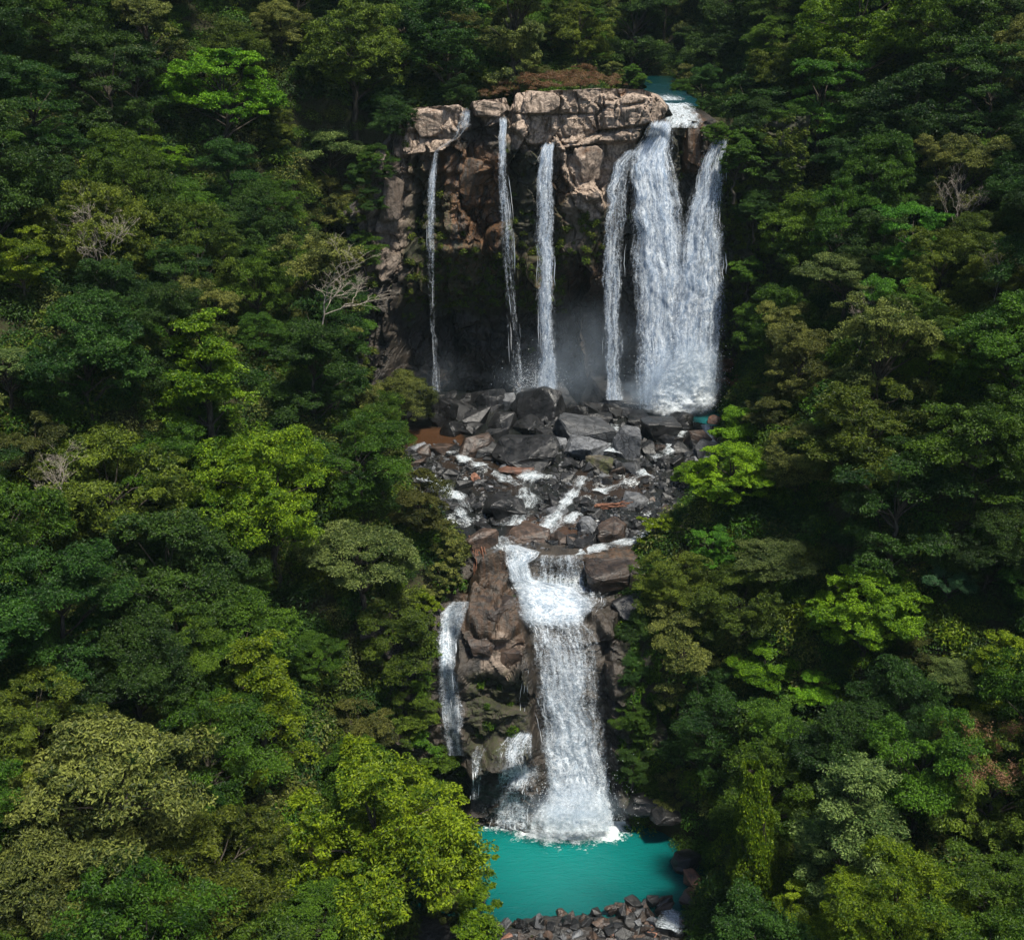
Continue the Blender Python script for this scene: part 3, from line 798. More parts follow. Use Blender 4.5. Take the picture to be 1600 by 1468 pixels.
# lower falls
LF = dict(front=GL, gap=0.2)
GRP_L = 'streams of the lower falls'
waterfall('waterfall', 'wide white main fall of the lower falls dropping into the teal pool',
          [(958, 806, 922, 112.3, .1), (970, 809, 930, 111.1, .55), (985, 814, 940, 109.5, .75), (1010, 817, 947, 108.2, .82), (1050, 821, 953, 107.3, .8), (1110, 827, 958, 106.4, .8), (1180, 836, 961, 105.4, .9), (1240, 842, 965, 104.4, 1.0), (1284, 836, 969, 102.9, 1.1), (1298, 832, 974, 101.7, .9)],
          M['fall_low'], 800, 80, 200, 3, 260, (0.5, 2.2), (0.03, 0.11), group=GRP_L, bulge=0.5, rough=0.6, jag=11, gaps=0.3, vfreq=2.0, edge_pow=4, **LF)
waterfall('cascade', 'foaming white chute entering left of the ledge and spreading down to the main lower fall',
          [(850, 782, 808, 121.5, .8), (862, 782, 850, 120.2, .8), (880, 788, 828, 119, .95), (905, 795, 838, 118, 1), (918, 797, 905, 117.3, 1.0), (935, 799, 932, 115.8, 1.05), (952, 802, 936, 113.8, 1), (968, 806, 926, 111.8, .9), (985, 815, 922, 109.6, .55), (1006, 824, 916, 108.2, .0)],
          M['fall_low'], 850, 80, 170, 3, 160, (0.4, 1.6), (0.05, 0.16), cat='cascade', bulge=0.2, rough=0.5, jag=9, vfreq=3.0, edge_pow=5, **LF)
waterfall('cascade', 'clear curtain of water dropping over the square ledge above the main lower fall',
          [(866, 832, 915, 119.6, .6), (874, 828, 917, 119.0, .68), (892, 826, 919, 118.5, .62), (915, 822, 922, 117.8, .85), (926, 818, 925, 116.9, .9)],
          M['fall_low'], 860, 60, 90, 2, 24, (0.6, 2.4), (0.03, 0.09), cat='cascade', bulge=0.1, rough=0.3, jag=5, vfreq=1.5, edge_pow=8, **LF)
waterfall('cascade', 'thin veil of water sliding over the ledge right of the white chute',
          [(908, 900, 940, 117, .5), (925, 892, 953, 115.8, .55), (944, 888, 953, 113.8, .62), (955, 880, 945, 112.5, .55)],
          M['fall_low'], 870, 40, 60, 2, 50, (0.4, 1.2), (0.03, 0.08), cat='cascade', bulge=0.1, rough=0.3, jag=5, vfreq=3.0, edge_pow=5, **LF)
waterfall('waterfall', 'narrow left fall of the lower falls beside the brown rock outcrop',
          [(938, 698, 738, 114, .8), (958, 684, 732, 111.4, 1), (1000, 678, 722, 109.2, .95), (1050, 680, 718, 108, .9), (1100, 682, 727, 107, .85), (1180, 692, 730, 105.5, .8)],
          M['fall_low'], 900, 30, 150, 2, 120, (0.8, 3.0), (0.03, 0.12), group=GRP_L, bulge=0.3, rough=0.3, jag=4, vfreq=2.0, **LF)
waterfall('cascade', 'small fanning cascade over the dark dome rock left of the main lower fall',
          [(1138, 808, 838, 105, .4), (1148, 788, 846, 105, .9), (1160, 772, 850, 104.2, .86), (1190, 760, 853, 103.6, .68), (1205, 756, 854, 103.4, .92), (1235, 748, 858, 103.1, .68), (1280, 742, 862, 102.6, .8), (1298, 738, 868, 101.8, .6)],
          M['fall_low'], 930, 60, 120, 2, 200, (0.5, 2.2), (0.03, 0.09), cat='cascade', bulge=0.2, rough=0.25, jag=12, vfreq=2.0, edge_pow=2.0, **LF)
waterfall('cascade', 'thin trickle at the left edge of the dark dome rock beside the pool',
          [(1162, 738, 772, 103.8, .7), (1185, 732, 758, 103.2, .7), (1250, 732, 754, 102.4, .65)],
          M['fall_low'], 950, 16, 60, 1, 26, (0.5, 2.0), (0.03, 0.09), cat='cascade', bulge=0.1, rough=0.2, jag=3, **LF)
waterfall('cascade', 'thin trickles on the mossy outcrop wall left of the main lower fall',
          [(1030, 817, 828, 106.5, .5), (1080, 808, 826, 105.8, .45), (1130, 806, 826, 105.2, .4)],
          M['fall_low'], 960, 16, 60, 1, 14, (0.5, 2.5), (0.03, 0.07), cat='cascade', bulge=0.1, rough=0.2, jag=3, **LF)

waterfall('foam', None, [(1225, 840, 964, 104.0, .4), (1255, 824, 970, 102.5, .95), (1280, 806, 976, 101.4, 1.1), (1298, 796, 978, 100.5, .95), (1314, 800, 976, 99.8, .5), (1324, 808, 970, 99.3, .15)],
          M['splash'], 990, 70, 60, 2, 0, kind='structure', cat=None, bulge=0.4, rough=0.9, jag=16, vfreq=6.0, edge_pow=4)
waterfall('foam', None, [(500, 1068, 1112, 165.0, .2), (540, 1046, 1120, 164.6, .6), (580, 1026, 1126, 163.9, .95), (610, 1008, 1128, 163.0, 1.1), (632, 998, 1126, 162.0, 1.1), (648, 994, 1120, 161.0, .7), (660, 1000, 1112, 160.4, .2)],
          M['splash'], 995, 80, 90, 3, 0, kind='structure', cat=None, bulge=0.8, rough=1.6, jag=16, vfreq=6.0, edge_pow=3)

# rapids between the boulders
RAPIDS = []
def near_rapid(px, py, w):
    return any(abs(px - a) < c + w * 0.5 and -4 - w * 0.2 < py - b < 7 + w * 0.5 for a, b, c in RAPIDS)
def rapid(label, path, seed, strands=30, lift=1.2, kind=None):
    """path: (px, py, half width px) down the flow, laid on the terrace."""
    path = np.array(path, float)
    n = 60
    t = np.linspace(0, len(path) - 1, n); i = np.arange(len(path))
    px, py, w = (np.interp(t, i, path[:, k]) for k in range(3))
    C = np.array([hit(a, b, lift) for a, b in zip(px, py)])
    RAPIDS.extend(zip(px[::4], py[::4], w[::4]))
    tg = np.gradient(C, axis=0); tg /= np.linalg.norm(tg, axis=1)[:, None] + 1e-9
    side = np.stack([-tg[:, 1], tg[:, 0], 0 * tg[:, 0]], 1); side /= np.linalg.norm(side, axis=1)[:, None] + 1e-9
    dep = (C - CAM) @ FW
    wm = w * dep / F
    u = np.linspace(-1, 1, 14)
    s = np.concatenate([[0], np.cumsum(np.linalg.norm(np.diff(C, axis=0), axis=1))])
    pts = C[:, None, :] + side[:, None, :] * (u[None, :, None] * (wm * (1 + 0.5 * fbm(s, 0, 0, seed, 2)))[:, None, None] * 2.5)
    pts[..., 2] += 0.22 * fbm(pts[..., 0] * 1.2, pts[..., 1] * 1.2, 0, seed, 3) + 0.12 * (1 - np.abs(u))[None, :]
    co = (0.9 + 0.5 * fbm(s * 0.5, 3, 0, seed, 3))[:, None] * (1 - np.abs(u) ** 2.0)[None, :]
    uv = np.stack([np.broadcast_to(u[None, :] * wm.mean() * 2.5, co.shape) + seed * 3.3, np.broadcast_to(s[:, None], co.shape)], -1)
    o = link('rapid', mesh_from('rapid', pts.reshape(-1, 3), grid_faces(n, 14), M['rapid'], True, {'cov': co.ravel()}, uv.reshape(-1, 2)))
    return tag(o, label, 'rapid', 'white rapids among the boulders')
rapid('white chute tumbling through the middle of the boulder field', [(842, 738, 13), (826, 745, 11), (818, 765, 9), (826, 785, 11), (812, 805, 14), (808, 822, 20)], 1)
rapid('long white run sweeping left into the lip of the lower falls', [(1085, 800, 10), (1040, 822, 8), (1000, 842, 10), (950, 853, 9), (900, 862, 11), (860, 868, 18)], 2)
rapid('short white rapid on the left above the lip of the lower falls', [(780, 838, 16), (786, 852, 14), (800, 866, 16), (815, 880, 16)], 3)
rapid('small white spill between the grey upright boulder and the flat slab', [(960, 662, 10), (957, 680, 9), (952, 698, 14), (946, 706, 14)], 4)
rapid('white trickle beside the lime trees at the right end of the boulders', [(1103, 664, 5), (1108, 685, 6), (1116, 705, 9), (1120, 718, 10)], 5)
rapid('foam patch among the left hand boulders below the brown pool', [(700, 705, 5), (728, 718, 8), (752, 728, 9)], 6)
rapid('left foam streak among small rocks below the bank shrubs', [(660, 745, 8), (690, 762, 10), (715, 775, 7), (735, 800, 6)], 7)
rapid('thin white thread between dark rocks in the middle of the boulder field', [(912, 745, 7), (900, 765, 6), (880, 790, 6), (865, 812, 8), (850, 826, 10)], 8)

rapid('white water slipping between the pointed dark boulder and its grey neighbour', [(1080, 655, 6), (1058, 684, 6), (1046, 706, 8), (1020, 716, 9)], 9)
rapid('white patch in the stones under the left bank shrubs', [(648, 770, 8), (668, 782, 9), (690, 790, 7)], 10)
rapid('pair of short white drops left of the black boulder', [(716, 792, 6), (722, 806, 7), (736, 818, 9)], 11)
rapid('white streak below the low grey rock in the boulder field', [(905, 800, 6), (890, 812, 8), (872, 822, 9), (850, 834, 8)], 12)
rapid('white riffle right of the olive mossy boulder', [(1010, 738, 8), (985, 750, 7), (960, 760, 7), (935, 768, 9)], 13)
rapid('small white spill between the stones at the right end of the near bar', [(1040, 1412, 6), (1050, 1432, 10), (1044, 1452, 12)], 14)
rapid('white gap between stones left of the reddish flat slab', [(770, 738, 6), (790, 748, 8), (812, 758, 8)], 15)

# ------------------------------------------------------------------ rocks
def rock_mesh(name, seed, mat, detail=0, flat=1.0, box=0.0):
    r = random.Random(seed)
    bm = bmesh.new()
    for i in range(26 if detail else 15):
        v = Vector((r.uniform(-1, 1), r.uniform(-1, 1), r.uniform(-1, 1)))
        m = max(abs(v.x), abs(v.y), abs(v.z))
        v = v / (m if r.random() < box else max(v.length, 0.3))
        v *= r.uniform(0.82, 1.05)
        v.z *= flat
        bm.verts.new(v)
    res = bmesh.ops.convex_hull(bm, input=bm.verts)
    bmesh.ops.delete(bm, geom=[e for e in res['geom_interior'] if isinstance(e, bmesh.types.BMVert)], context='VERTS')
    bmesh.ops.dissolve_limit(bm, angle_limit=0.25, verts=bm.verts, edges=bm.edges)
    bmesh.ops.bevel(bm, geom=list(bm.edges), offset=0.05, segments=1, affect='EDGES', clamp_overlap=True)
    bmesh.ops.triangulate(bm, faces=bm.faces)
    if detail:
        bmesh.ops.subdivide_edges(bm, edges=bm.edges, cuts=detail, use_grid_fill=True)
        co = np.array([v.co for v in bm.verts])
        q = fbm(co[:, 0] * 1.1 + co[:, 2] * .5, co[:, 1] * 1.1, co[:, 2] * 1.6, seed, 3) * 6
        d = 0.05 * fbm(co[:, 0] * 3.2, co[:, 1] * 3.2, co[:, 2] * 4.5, seed, 4) + 0.03 * (np.floor(q) + sstep(0.7, 1.0, q - np.floor(q)))
        for v, k in zip(bm.verts, d):
            v.co *= 1 + k
    me = bpy.data.meshes.new(name)
    bm.to_mesh(me); bm.free()
    me.materials.append(mat)
    me.polygons.foreach_set('use_smooth', np.zeros(len(me.polygons), bool))
    return me

ROCKS = []      # (px, py, w) of every placed rock, for later neighbours
def place_rock(px, py, w, h, me, label, group=None, rz=None, tilt=0.18, depth=0.85, name='boulder', cat='boulder', floor_lift=0.25, Y=None):
    base = hit(px, py + h * 0.35, floor_lift) if Y is None else at_y(px, py + h * 0.35, Y)
    dep = (base - CAM) @ FW
    sx = w * dep / F / 2; sz = max(h * dep / F / 2 / 0.95, sx * 0.3)
    o = link(name, me, None, (base[0], base[1], base[2] + sz * 0.45))
    o.scale = (sx, sx * depth, sz)
    o.rotation_euler = (random.uniform(-tilt, tilt), random.uniform(-tilt, tilt), random.uniform(0, 6.28) if rz is None else rz)
    ROCKS.append((px, py, w))
    return tag(o, label, cat, group)

HERO_ROCKS = [
 (968, 612, 112, 62, 'dark', 'huge dark slab sided boulder standing before the broad white curtain', 1.0, .8),
 (921, 594, 50, 30, 'dark', 'dark blocky boulder behind the upper left corner of the huge slab boulder', 1.0, .6),
 (842, 628, 84, 62, 'dark', 'broad dusky boulder below the middle white column', 1.0, .3),
 (768, 622, 70, 38, 'dark', 'low dark boulder below the second slim stream', 0.9, .5),
 (798, 628, 28, 32, 'grey', 'grey sided upright block between two broad dark boulders', 1.0, .7),
 (692, 644, 46, 52, 'dark', 'upright dark rock at the foot of the thin leftmost stream', 1.0, .5),
 (910, 674, 82, 44, 'grey', 'pale grey flat topped slab in the middle of the boulders', 0.8, .8),
 (912, 700, 58, 30, 'grey', 'lower grey slab leaning against the flat topped slab', 0.8, .9),
 (876, 692, 26, 22, 'grey', 'small grey block at the left foot of the flat topped slab', 1.0, .7),
 (741, 686, 62, 48, 'brown', 'brown tilted boulder with ribbed side right of the brown pool', 1.0, .8),
 (818, 700, 104, 50, 'dark', 'wide black boulder left of the flat grey slab', 0.8, .4),
 (984, 688, 44, 60, 'grey', 'upright grey boulder right of the small white spill', 1.0, .7),
 (1032, 670, 58, 40, 'dark', 'dark rounded boulder in front of the blue upper pool', 1.0, .3),
 (1066, 660, 42, 44, 'dark', 'dark boulder with pointed peak by the blue upper pool', 1.2, .1),
 (1088, 680, 40, 38, 'brown', 'brown boulder right of the pointed dark boulder', 1.0, .5),
 (1100, 700, 40, 26, 'grey', 'grey boulder below the white trickle beside lime trees', 0.9, .5),
 (921, 640, 38, 30, 'dark', 'small dark angular rock under the huge slab boulder', 1.0, .6),
 (936, 722, 42, 30, 'moss', 'olive mossy topped boulder below the lower grey slab', 0.9, .6),
 (986, 729, 34, 22, 'grey', 'smooth grey rock below the upright grey boulder', 0.9, .3),
 (805, 732, 52, 12, 'red', 'flat reddish slab above the white chute', 0.5, .5),
 (745, 744, 20, 16, 'red', 'small reddish rock among the left hand stones', 1.0, .6),
 (786, 786, 62, 44, 'dark', 'broad black boulder left of the white chute', 0.9, .3),
 (872, 797, 32, 18, 'grey', 'low grey rock right of the white chute', 0.8, .5),
 (921, 819, 32, 26, 'grey', 'pale grey tilted stone left of the brown square boulder', 0.8, .7),
 (954, 828, 46, 38, 'brown', 'brown square boulder under the red driftwood', 1.0, .9),
 (992, 782, 36, 24, 'grey', 'grey faceted rock above the red driftwood', 0.9, .6),
 (826, 832, 66, 26, 'brown', 'low reddish brown rock shelf above the lower falls lip', 0.6, .4),
 (882, 843, 44, 18, 'brown', 'flat brown stone in shallow water above the lip', 0.6, .4),
 (906, 850, 30, 16, 'dark', 'small black rock at the edge of the long white run', 0.9, .3),
 (958, 885, 92, 36, 'brown', 'massive brown slab right of the ledge cascade', 0.9, .6),
 (752, 846, 48, 46, 'brown', 'brown boulder hung with roots on the left bank', 1.0, .6),
 (776, 862, 32, 26, 'grey', 'grey block beside the root hung boulder', 0.9, .6),
 (768, 892, 58, 44, 'dark', 'dark rounded boulder left of the ledge cascade', 0.9, .2),
 (1066, 826, 46, 18, 'tan', 'tan rock slab on the right bank beside the white run', 0.6, .6),
 (1022, 645, 34, 9, 'dark', 'flat dark rock awash in the blue upper pool', 0.6, .3),
 (1117, 656, 28, 18, 'red', 'small reddish rock at the right shore of the blue pool', 1.0, .4),
 (716, 703, 30, 16, 'dark', 'low dark rock at the brown pool outlet', 0.9, .4),
 (690, 700, 36, 18, 'brown', 'flat brown rock below the brown pool', 0.7, .5),
 (655, 700, 34, 22, 'grey', 'leftmost grey stone under the bank shrubs', 0.9, .5),
 (860, 655, 40, 22, 'dark', 'dark wedge rock below the broad dusky boulder', 0.9, .5),
]
def nearest_hero(px, py):
    b = min(HERO_ROCKS, key=lambda q: (q[0] - px) ** 2 + (q[1] - py) ** 2)
    dx, dy = px - b[0], py - b[1]
    rel = ('left of' if dx < 0 else 'right of') if abs(dx) > abs(dy) else ('above' if dy < 0 else 'below')
    return rel, b[5]
for i, (px, py, w, h, mt, lab, flat, bx) in enumerate(HERO_ROCKS):
    me = rock_mesh('boulder', 300 + i, M['rock_' + mt], 3 if w > 40 else 1, 1.0, bx)
    place_rock(px, py, w * 1.12, h * 1.15, me, lab, rz=random.uniform(-0.5, 0.5), tilt=0.14, Y=118.2 if lab.startswith('massive') else None)
for i, (px, py, w, h) in enumerate([(720, 640, 44, 34), (745, 655, 50, 36), (785, 655, 52, 34), (825, 662, 50, 30), (875, 625, 50, 40), (895, 645, 44, 34), (940, 655, 40, 26), (705, 668, 36, 26), (735, 668, 34, 22),
                                    (775, 676, 40, 24), (850, 680, 34, 24), (955, 640, 44, 26), (765, 700, 40, 26), (700, 625, 34, 24), (735, 622, 36, 24), (815, 610, 40, 26), (870, 600, 36, 24), (1000, 655, 36, 22), (1045, 690, 36, 24), (1060, 700, 32, 22), (1015, 700, 34, 24), (1070, 722, 30, 20), (1035, 722, 34, 20)]):
    rel, hl = nearest_hero(px, py)
    place_rock(px, py, w * 1.1, h * 1.15, rock_mesh('boulder', 600 + i, M['rock_dark'], 2, 1.0, 0.3 + 0.4 * random.random()), ' '.join(f'medium black boulder {rel} the {hl}'.split()[:16]), 'black boulders below the upper falls', tilt=0.25)
# outcrop head and ledges beside the lower falls
for px, py, w, h, mt, Y, lab, sd in [
  (768, 958, 84, 66, 'brown', 110.0, 'large brown outcrop head between the left and main lower falls', 1),
  (748, 1000, 50, 40, 'brown', 107.5, 'brown block on the left shoulder of the outcrop', 2),
  (798, 1022, 46, 44, 'brown', 107.0, 'lower brown block on the right shoulder of the outcrop', 3),
  (985, 945, 70, 40, 'dark', 113.5, 'dark rock ledge right of the thin veil', 5),
  (1010, 1250, 70, 34, 'dark', 103.0, 'low dark ledge on the right shore of the teal pool', 6),
  (975, 1240, 40, 26, 'dark', 104.0, 'small dark rock right of the main lower fall base', 7),
  (1040, 1268, 50, 24, 'dark', 101.0, 'flat dark rock on the right shore nearest the pool water', 8)]:
    place_rock(px, py, w, h, rock_mesh('boulder', 500 + sd, M['rock_' + mt], 3, 1.0, 0.4), lab, rz=random.uniform(-0.4, 0.4), tilt=0.1, Y=Y)

for i, (px, py, w, h, Y, zn, rot) in enumerate([(678, 190, 78, 46, 171.0, (1, 0, 0), .1), (705, 212, 34, 30, 170.2, (.8, 0, 0), .5), (765, 170, 50, 26, 170.6, (.9, 0, 0), .3), (988, 173, 92, 38, 169.9, (1, 0, 0), -.2), (845, 160, 60, 34, 170.6, (1, 0, 0), .1),
                                         (915, 255, 54, 56, 170.8, (1, 0, 0), .3), (918, 312, 36, 44, 170.7, (1, 0, 0), .1), (1082, 225, 24, 60, 170.2, (0, 0, .8), .1), (735, 275, 40, 60, 171.2, (0, 0, .8), .4), (612, 310, 40, 70, 167.6, (.3, 0, .1), .5)]):
    c_ = at_y(px, py, Y); dep_ = (c_ - CAM) @ FW
    me = rock_mesh('rock_block', 900 + i, M['cliff'], 4, 1.0, 0.97)
    za = me.attributes.new('zone', 'FLOAT_COLOR', 'POINT'); za.data.foreach_set('color', np.tile(np.array([*zn, 1], np.float32), len(me.vertices)))
    o = link('rock_block', me, UCLIFF, c_)
    o.scale = (w * dep_ / F / 2, 1.4, h * dep_ / F / 2); o.rotation_euler = (0.1, 0.12 * rot, rot)
PROTO_ROCKS = {k: [rock_mesh('rock', 700 + 20 * j + i, M['rock_' + k], 0, 1.0, 0.5) for i in range(7)] for j, k in enumerate(['dark', 'grey', 'brown', 'red'])}
FIELD = [(632, 708), (720, 695), (800, 690), (870, 655), (1010, 650), (1120, 672), (1116, 722), (1080, 790), (1010, 836), (900, 852), (790, 852), (730, 806), (640, 775)]
r = random.Random(42)
cnt = 0
tone_word = {'dark': 'black wet', 'grey': 'grey', 'brown': 'brown', 'red': 'reddish'}
while cnt < 265:
    px, py = r.uniform(632, 1120), r.uniform(650, 855)
    if not in_poly(px, py, FIELD) or near_rapid(px, py, 12): continue
    w = 10 + 24 * r.random() ** 1.9
    k = r.choices(['dark', 'grey', 'brown', 'red'], [0.80, 0.11, 0.08, 0.01])[0]
    rel, hl = nearest_hero(px, py)
    size = 'small' if w < 16 else 'medium'
    lab = f"{size} {tone_word[k]} rock {rel} the {hl}"
    lab = ' '.join(lab.split()[:16])
    o = place_rock(px, py, w, w * r.uniform(0.5, 0.85), r.choice(PROTO_ROCKS[k]), lab, 'rocks of the boulder field', tilt=0.4, name='rock', cat='rock')
    cnt += 1
BAR = [(772, 1442), (830, 1432), (900, 1432), (950, 1414), (1040, 1400), (1062, 1432), (1060, 1475), (765, 1475)]
place_rock(877, 1424, 24, 26, rock_mesh('boulder', 801, M['rock_brown'], 2, 1.0, .3), 'rounded brown rock standing alone at the near edge of the teal pool', Y=90.0)
place_rock(1085, 1400, 60, 46, rock_mesh('boulder', 802, M['rock_brown'], 2, 1.0, .3), 'large brown rock on the right shore of the teal pool', Y=91.2)
place_rock(1070, 1340, 50, 34, rock_mesh('boulder', 803, M['rock_dark'], 2, 1.0, .3), 'dark rock on the right shore opposite the main lower fall', Y=97)
place_rock(1082, 1370, 34, 26, rock_mesh('boulder', 804, M['rock_red'], 2, 1.0, .3), 'rusty rock on the right shore of the teal pool', Y=94.2)
place_rock(970, 1416, 34, 24, rock_mesh('boulder', 805, M['rock_brown'], 2, 1.0, .4), 'brown rock at the upper edge of the near stone bar', Y=90.3)
cnt = 0
while cnt < 130:
    px, py = r.uniform(765, 1062), r.uniform(1398, 1475)
    if not in_poly(px, py, BAR): continue
    w = 11 + 20 * r.random() ** 1.6
    k = r.choices(['dark', 'grey', 'brown', 'red'], [0.5, 0.12, 0.34, 0.04])[0]
    side = 'left end' if px < 830 else ('left half' if px < 890 else ('middle' if px < 950 else ('right half' if px < 1000 else 'right end')))
    edge = 'at the water edge' if py < 1425 else ('halfway up' if py < 1448 else 'by the frame edge')
    dq = ray(px, py + 4); Yq = float(dq[1] * (-84.45 / dq[2]))
    lab = f"{'small' if w < 17 else ('medium' if w < 23 else 'large')} {tone_word[k]} stone {edge} in the {side} of the near bar"
    place_rock(px, py, w, w * r.uniform(0.55, 0.85), r.choice(PROTO_ROCKS[k]), lab, 'stones of the near bar', Y=Yq, tilt=0.4, name='rock', cat='rock')
    cnt += 1

# ------------------------------------------------------------------ tubes, branches
def tube(V, Fc, pts, rad, n=5):
    pts = np.array(pts, float); rad = np.array(rad, float)
    off = sum(len(v) for v in V)
    tg = np.gradient(pts, axis=0); tg /= np.linalg.norm(tg, axis=1)[:, None] + 1e-9
    ref = np.where(np.abs(tg[:, 2:3]) > 0.9, [[1.0, 0, 0]], [[0, 0, 1.0]])
    a = np.cross(tg, ref); a /= np.linalg.norm(a, axis=1)[:, None] + 1e-9
    b = np.cross(tg, a)
    ang = np.linspace(0, 2 * math.pi, n, endpoint=False)
    ring = pts[:, None, :] + rad[:, None, None] * (np.cos(ang)[None, :, None] * a[:, None, :] + np.sin(ang)[None, :, None] * b[:, None, :])
    V.append(ring.reshape(-1, 3))
    m = len(pts)
    i = np.arange(m - 1)[:, None] * n; j = np.arange(n)[None, :]
    f = np.stack([i + j, i + (j + 1) % n, i + n + (j + 1) % n, i + n + j], -1).reshape(-1, 4) + off
    Fc.append(f)

def curve_pts(a, b, n, rng, wob, sag=0.0):
    t = np.linspace(0, 1, n)[:, None]
    p = a + (b - a) * t
    p[1:-1] += rng.normal(0, wob, (n - 2, 3))
    p[:, 2] += sag * np.sin(t[:, 0] * math.pi)
    return p

def leaf_arrays(C, Nn, A, ln, wd, tint, rng):
    """Folded four-cornered leaves: centre, normal, axis, length, width."""
    Nn = Nn / (np.linalg.norm(Nn, axis=1)[:, None] + 1e-9)
    A = A - Nn * (A * Nn).sum(1)[:, None]; A /= np.linalg.norm(A, axis=1)[:, None] + 1e-9
    B = np.cross(Nn, A)
    l = ln[:, None]; w = wd[:, None]
    v = np.stack([C - A * l * 0.5, C + B * w * 0.5 + A * l * 0.05 + Nn * w * 0.18, C + A * l * 0.5 - Nn * l * 0.10, C - B * w * 0.5 + A * l * 0.05 + Nn * w * 0.18], 1)
    f = np.arange(len(C) * 4).reshape(-1, 4)
    return v.reshape(-1, 3), f, np.repeat(tint, 4)

def crown_points(rng, R, H, style, nb, nl, flat=0.55, clump=0.42, rb=(0.26, 0.42)):
    """Leaf centres, outward directions and tints of a crown made of boughs made of clumps. Also the bough centres."""
    B = []
    k = 0
    while len(B) < nb and k < 5000:
        k += 1
        d = rng.normal(0, 1, 3); d /= np.linalg.norm(d)
        if style == 'dome':
            if d[2] < -0.75: continue
            c = d * np.array([R, R, H]) * (rng.uniform(0.55, 0.82) if len(B) % 4 else rng.uniform(0.15, 0.5))
            if d[2] > 0.6 and len(B) % 4 == 0: c[2] = 0.75 * H
        elif style == 'umbrella':
            if d[2] < 0.0: continue
            c = d * np.array([R, R, H]) * rng.uniform(0.6, 0.85)
        elif style == 'cone':
            z = rng.uniform(-1, 0.95); rr = (1 - z) / 2
            th = rng.uniform(0, 6.28)
            q = R * (0.18 + 0.75 * rr) * rng.uniform(0.55, 1.0)
            c = np.array([math.cos(th) * q, math.sin(th) * q, z * H])
        elif style == 'column':
            th = rng.uniform(0, 6.28); z = rng.uniform(-1, 0.95)
            q = R * 0.6 * rng.uniform(0.6, 1) * (1 - 0.35 * max(z, 0))
            c = np.array([math.cos(th) * q, math.sin(th) * q, z * H])
        else:   # irregular
            c = np.array([rng.uniform(-1, 1) * R * 0.75, rng.uniform(-1, 1) * R * 0.75, rng.uniform(-0.7, 0.85) * H])
            if (c[0] / R) ** 2 + (c[1] / R) ** 2 > 0.62: continue
        r_ = R * rng.uniform(*rb)
        if any(np.linalg.norm((c - b[0]) * np.array([1, 1, 1.4])) < 0.55 * min(r_, b[1]) for b in B): continue
        B.append((c, r_))
    Cs, Ds, Ts, Ks = [], [], [], []
    tot = sum(b[1] ** 2 for b in B)
    for c, r_ in B:
        nlb = int(nl * r_ ** 2 / tot)
        ncl = max(4, int(nlb / 110))
        bt = rng.normal(0.5, 0.12)
        for q in range(ncl):
            d = rng.normal(0, 1, 3); d[2] = abs(d[2]) * 1.1 - 0.35
            d += 0.5 * c / (np.linalg.norm(c) + 1e-6)
            d /= np.linalg.norm(d)
            cc = c + d * r_ * np.array([1, 1, flat]) * rng.uniform(0.55, 1.0)
            rc = r_ * clump * rng.uniform(0.7, 1.25)
            n = int(nlb / ncl)
            e = rng.normal(0, 1, (n, 3)); e[:, 2] = np.abs(e[:, 2]) - 0.25
            e /= np.linalg.norm(e, axis=1)[:, None]
            rad = rc * rng.uniform(0.35, 1.0, n) ** 0.6
            Cs.append(cc + e * rad[:, None] * np.array([1, 1, 0.6])); Ds.append(e * 0.6 + d * 0.5)
            Ts.append(np.clip(bt + rng.normal(0, 0.13) + rng.normal(0, 0.27, n), 0, 1))
    return np.concatenate(Cs), np.concatenate(Ds), np.concatenate(Ts), B

PROTO = {}
def make_proto(key, mat, style, R, H, trunk_h, nb, nl, leaf=(0.34, 0.17), seed=0, flat=0.55, clump=0.42, rb=(0.26, 0.42), up=0.6, droop=0.0, bark='bark', lean=0.0, limbs=True):
    rng = np.random.default_rng(1000 + seed)
    hc = trunk_h + H * (0.25 if style in ('umbrella',) else 0.75)
    C, D, T, B = crown_points(rng, R, H, style, nb, nl, flat, clump, rb)
    n = len(C)
    Nn = D * (1 - up) + np.array([0, 0, up]) + rng.normal(0, 0.5, (n, 3))
    A = D + rng.normal(0, 0.6, (n, 3)); A[:, 2] -= droop
    ln = leaf[0] * rng.uniform(0.7, 1.35, n); wd = leaf[1] * rng.uniform(0.7, 1.35, n)
    wv = np.stack([fbm(C[:, 0] * .32 + k * 9.1, C[:, 1] * .32, C[:, 2] * .32, seed + k, 3) for k in range(3)], 1)
    C = C + wv * np.array([1.5, 1.5, 1.1]) * (R / 8)
    C = C + np.array([lean, 0, hc])
    v, f, t = leaf_arrays(C, Nn, A, ln, wd, T, rng)
    crown = mesh_from(key + '_crown', v, f, mat, False, {'tint': t})
    V, Fc = [], []
    r0 = 0.028 * (trunk_h + H) + 0.12
    tip = np.array([lean, 0, hc + (0.4 * H if style in ('cone', 'column') else -0.1 * H)])
    tp = curve_pts(np.array([0, 0, -3.0]), tip, 9, rng, 0.10 * R ** 0.5)
    tube(V, Fc, tp, np.linspace(r0 * 1.25, r0 * 0.4, 9), 7)
    if limbs:
        for c, r_ in B[:26]:
            end = c + np.array([lean, 0, hc - 0.15 * r_])
            zs = np.clip(end[2] - 0.55 * np.linalg.norm(end[:2]) - rng.uniform(0, 1), trunk_h * 0.55, tip[2] - 0.3)
            i = np.argmin(np.abs(tp[:, 2] - zs))
            tube(V, Fc, curve_pts(tp[i], end, 5, rng, 0.12, 0.25), np.linspace(r0 * 0.32, 0.03, 5), 5)
    trunk = mesh_from(key + '_trunk', np.concatenate(V), np.concatenate(Fc), M[bark], True)
    PROTO[key] = (trunk, crown, hc, R)

def variants(base, n, mats, **kw):
    pass

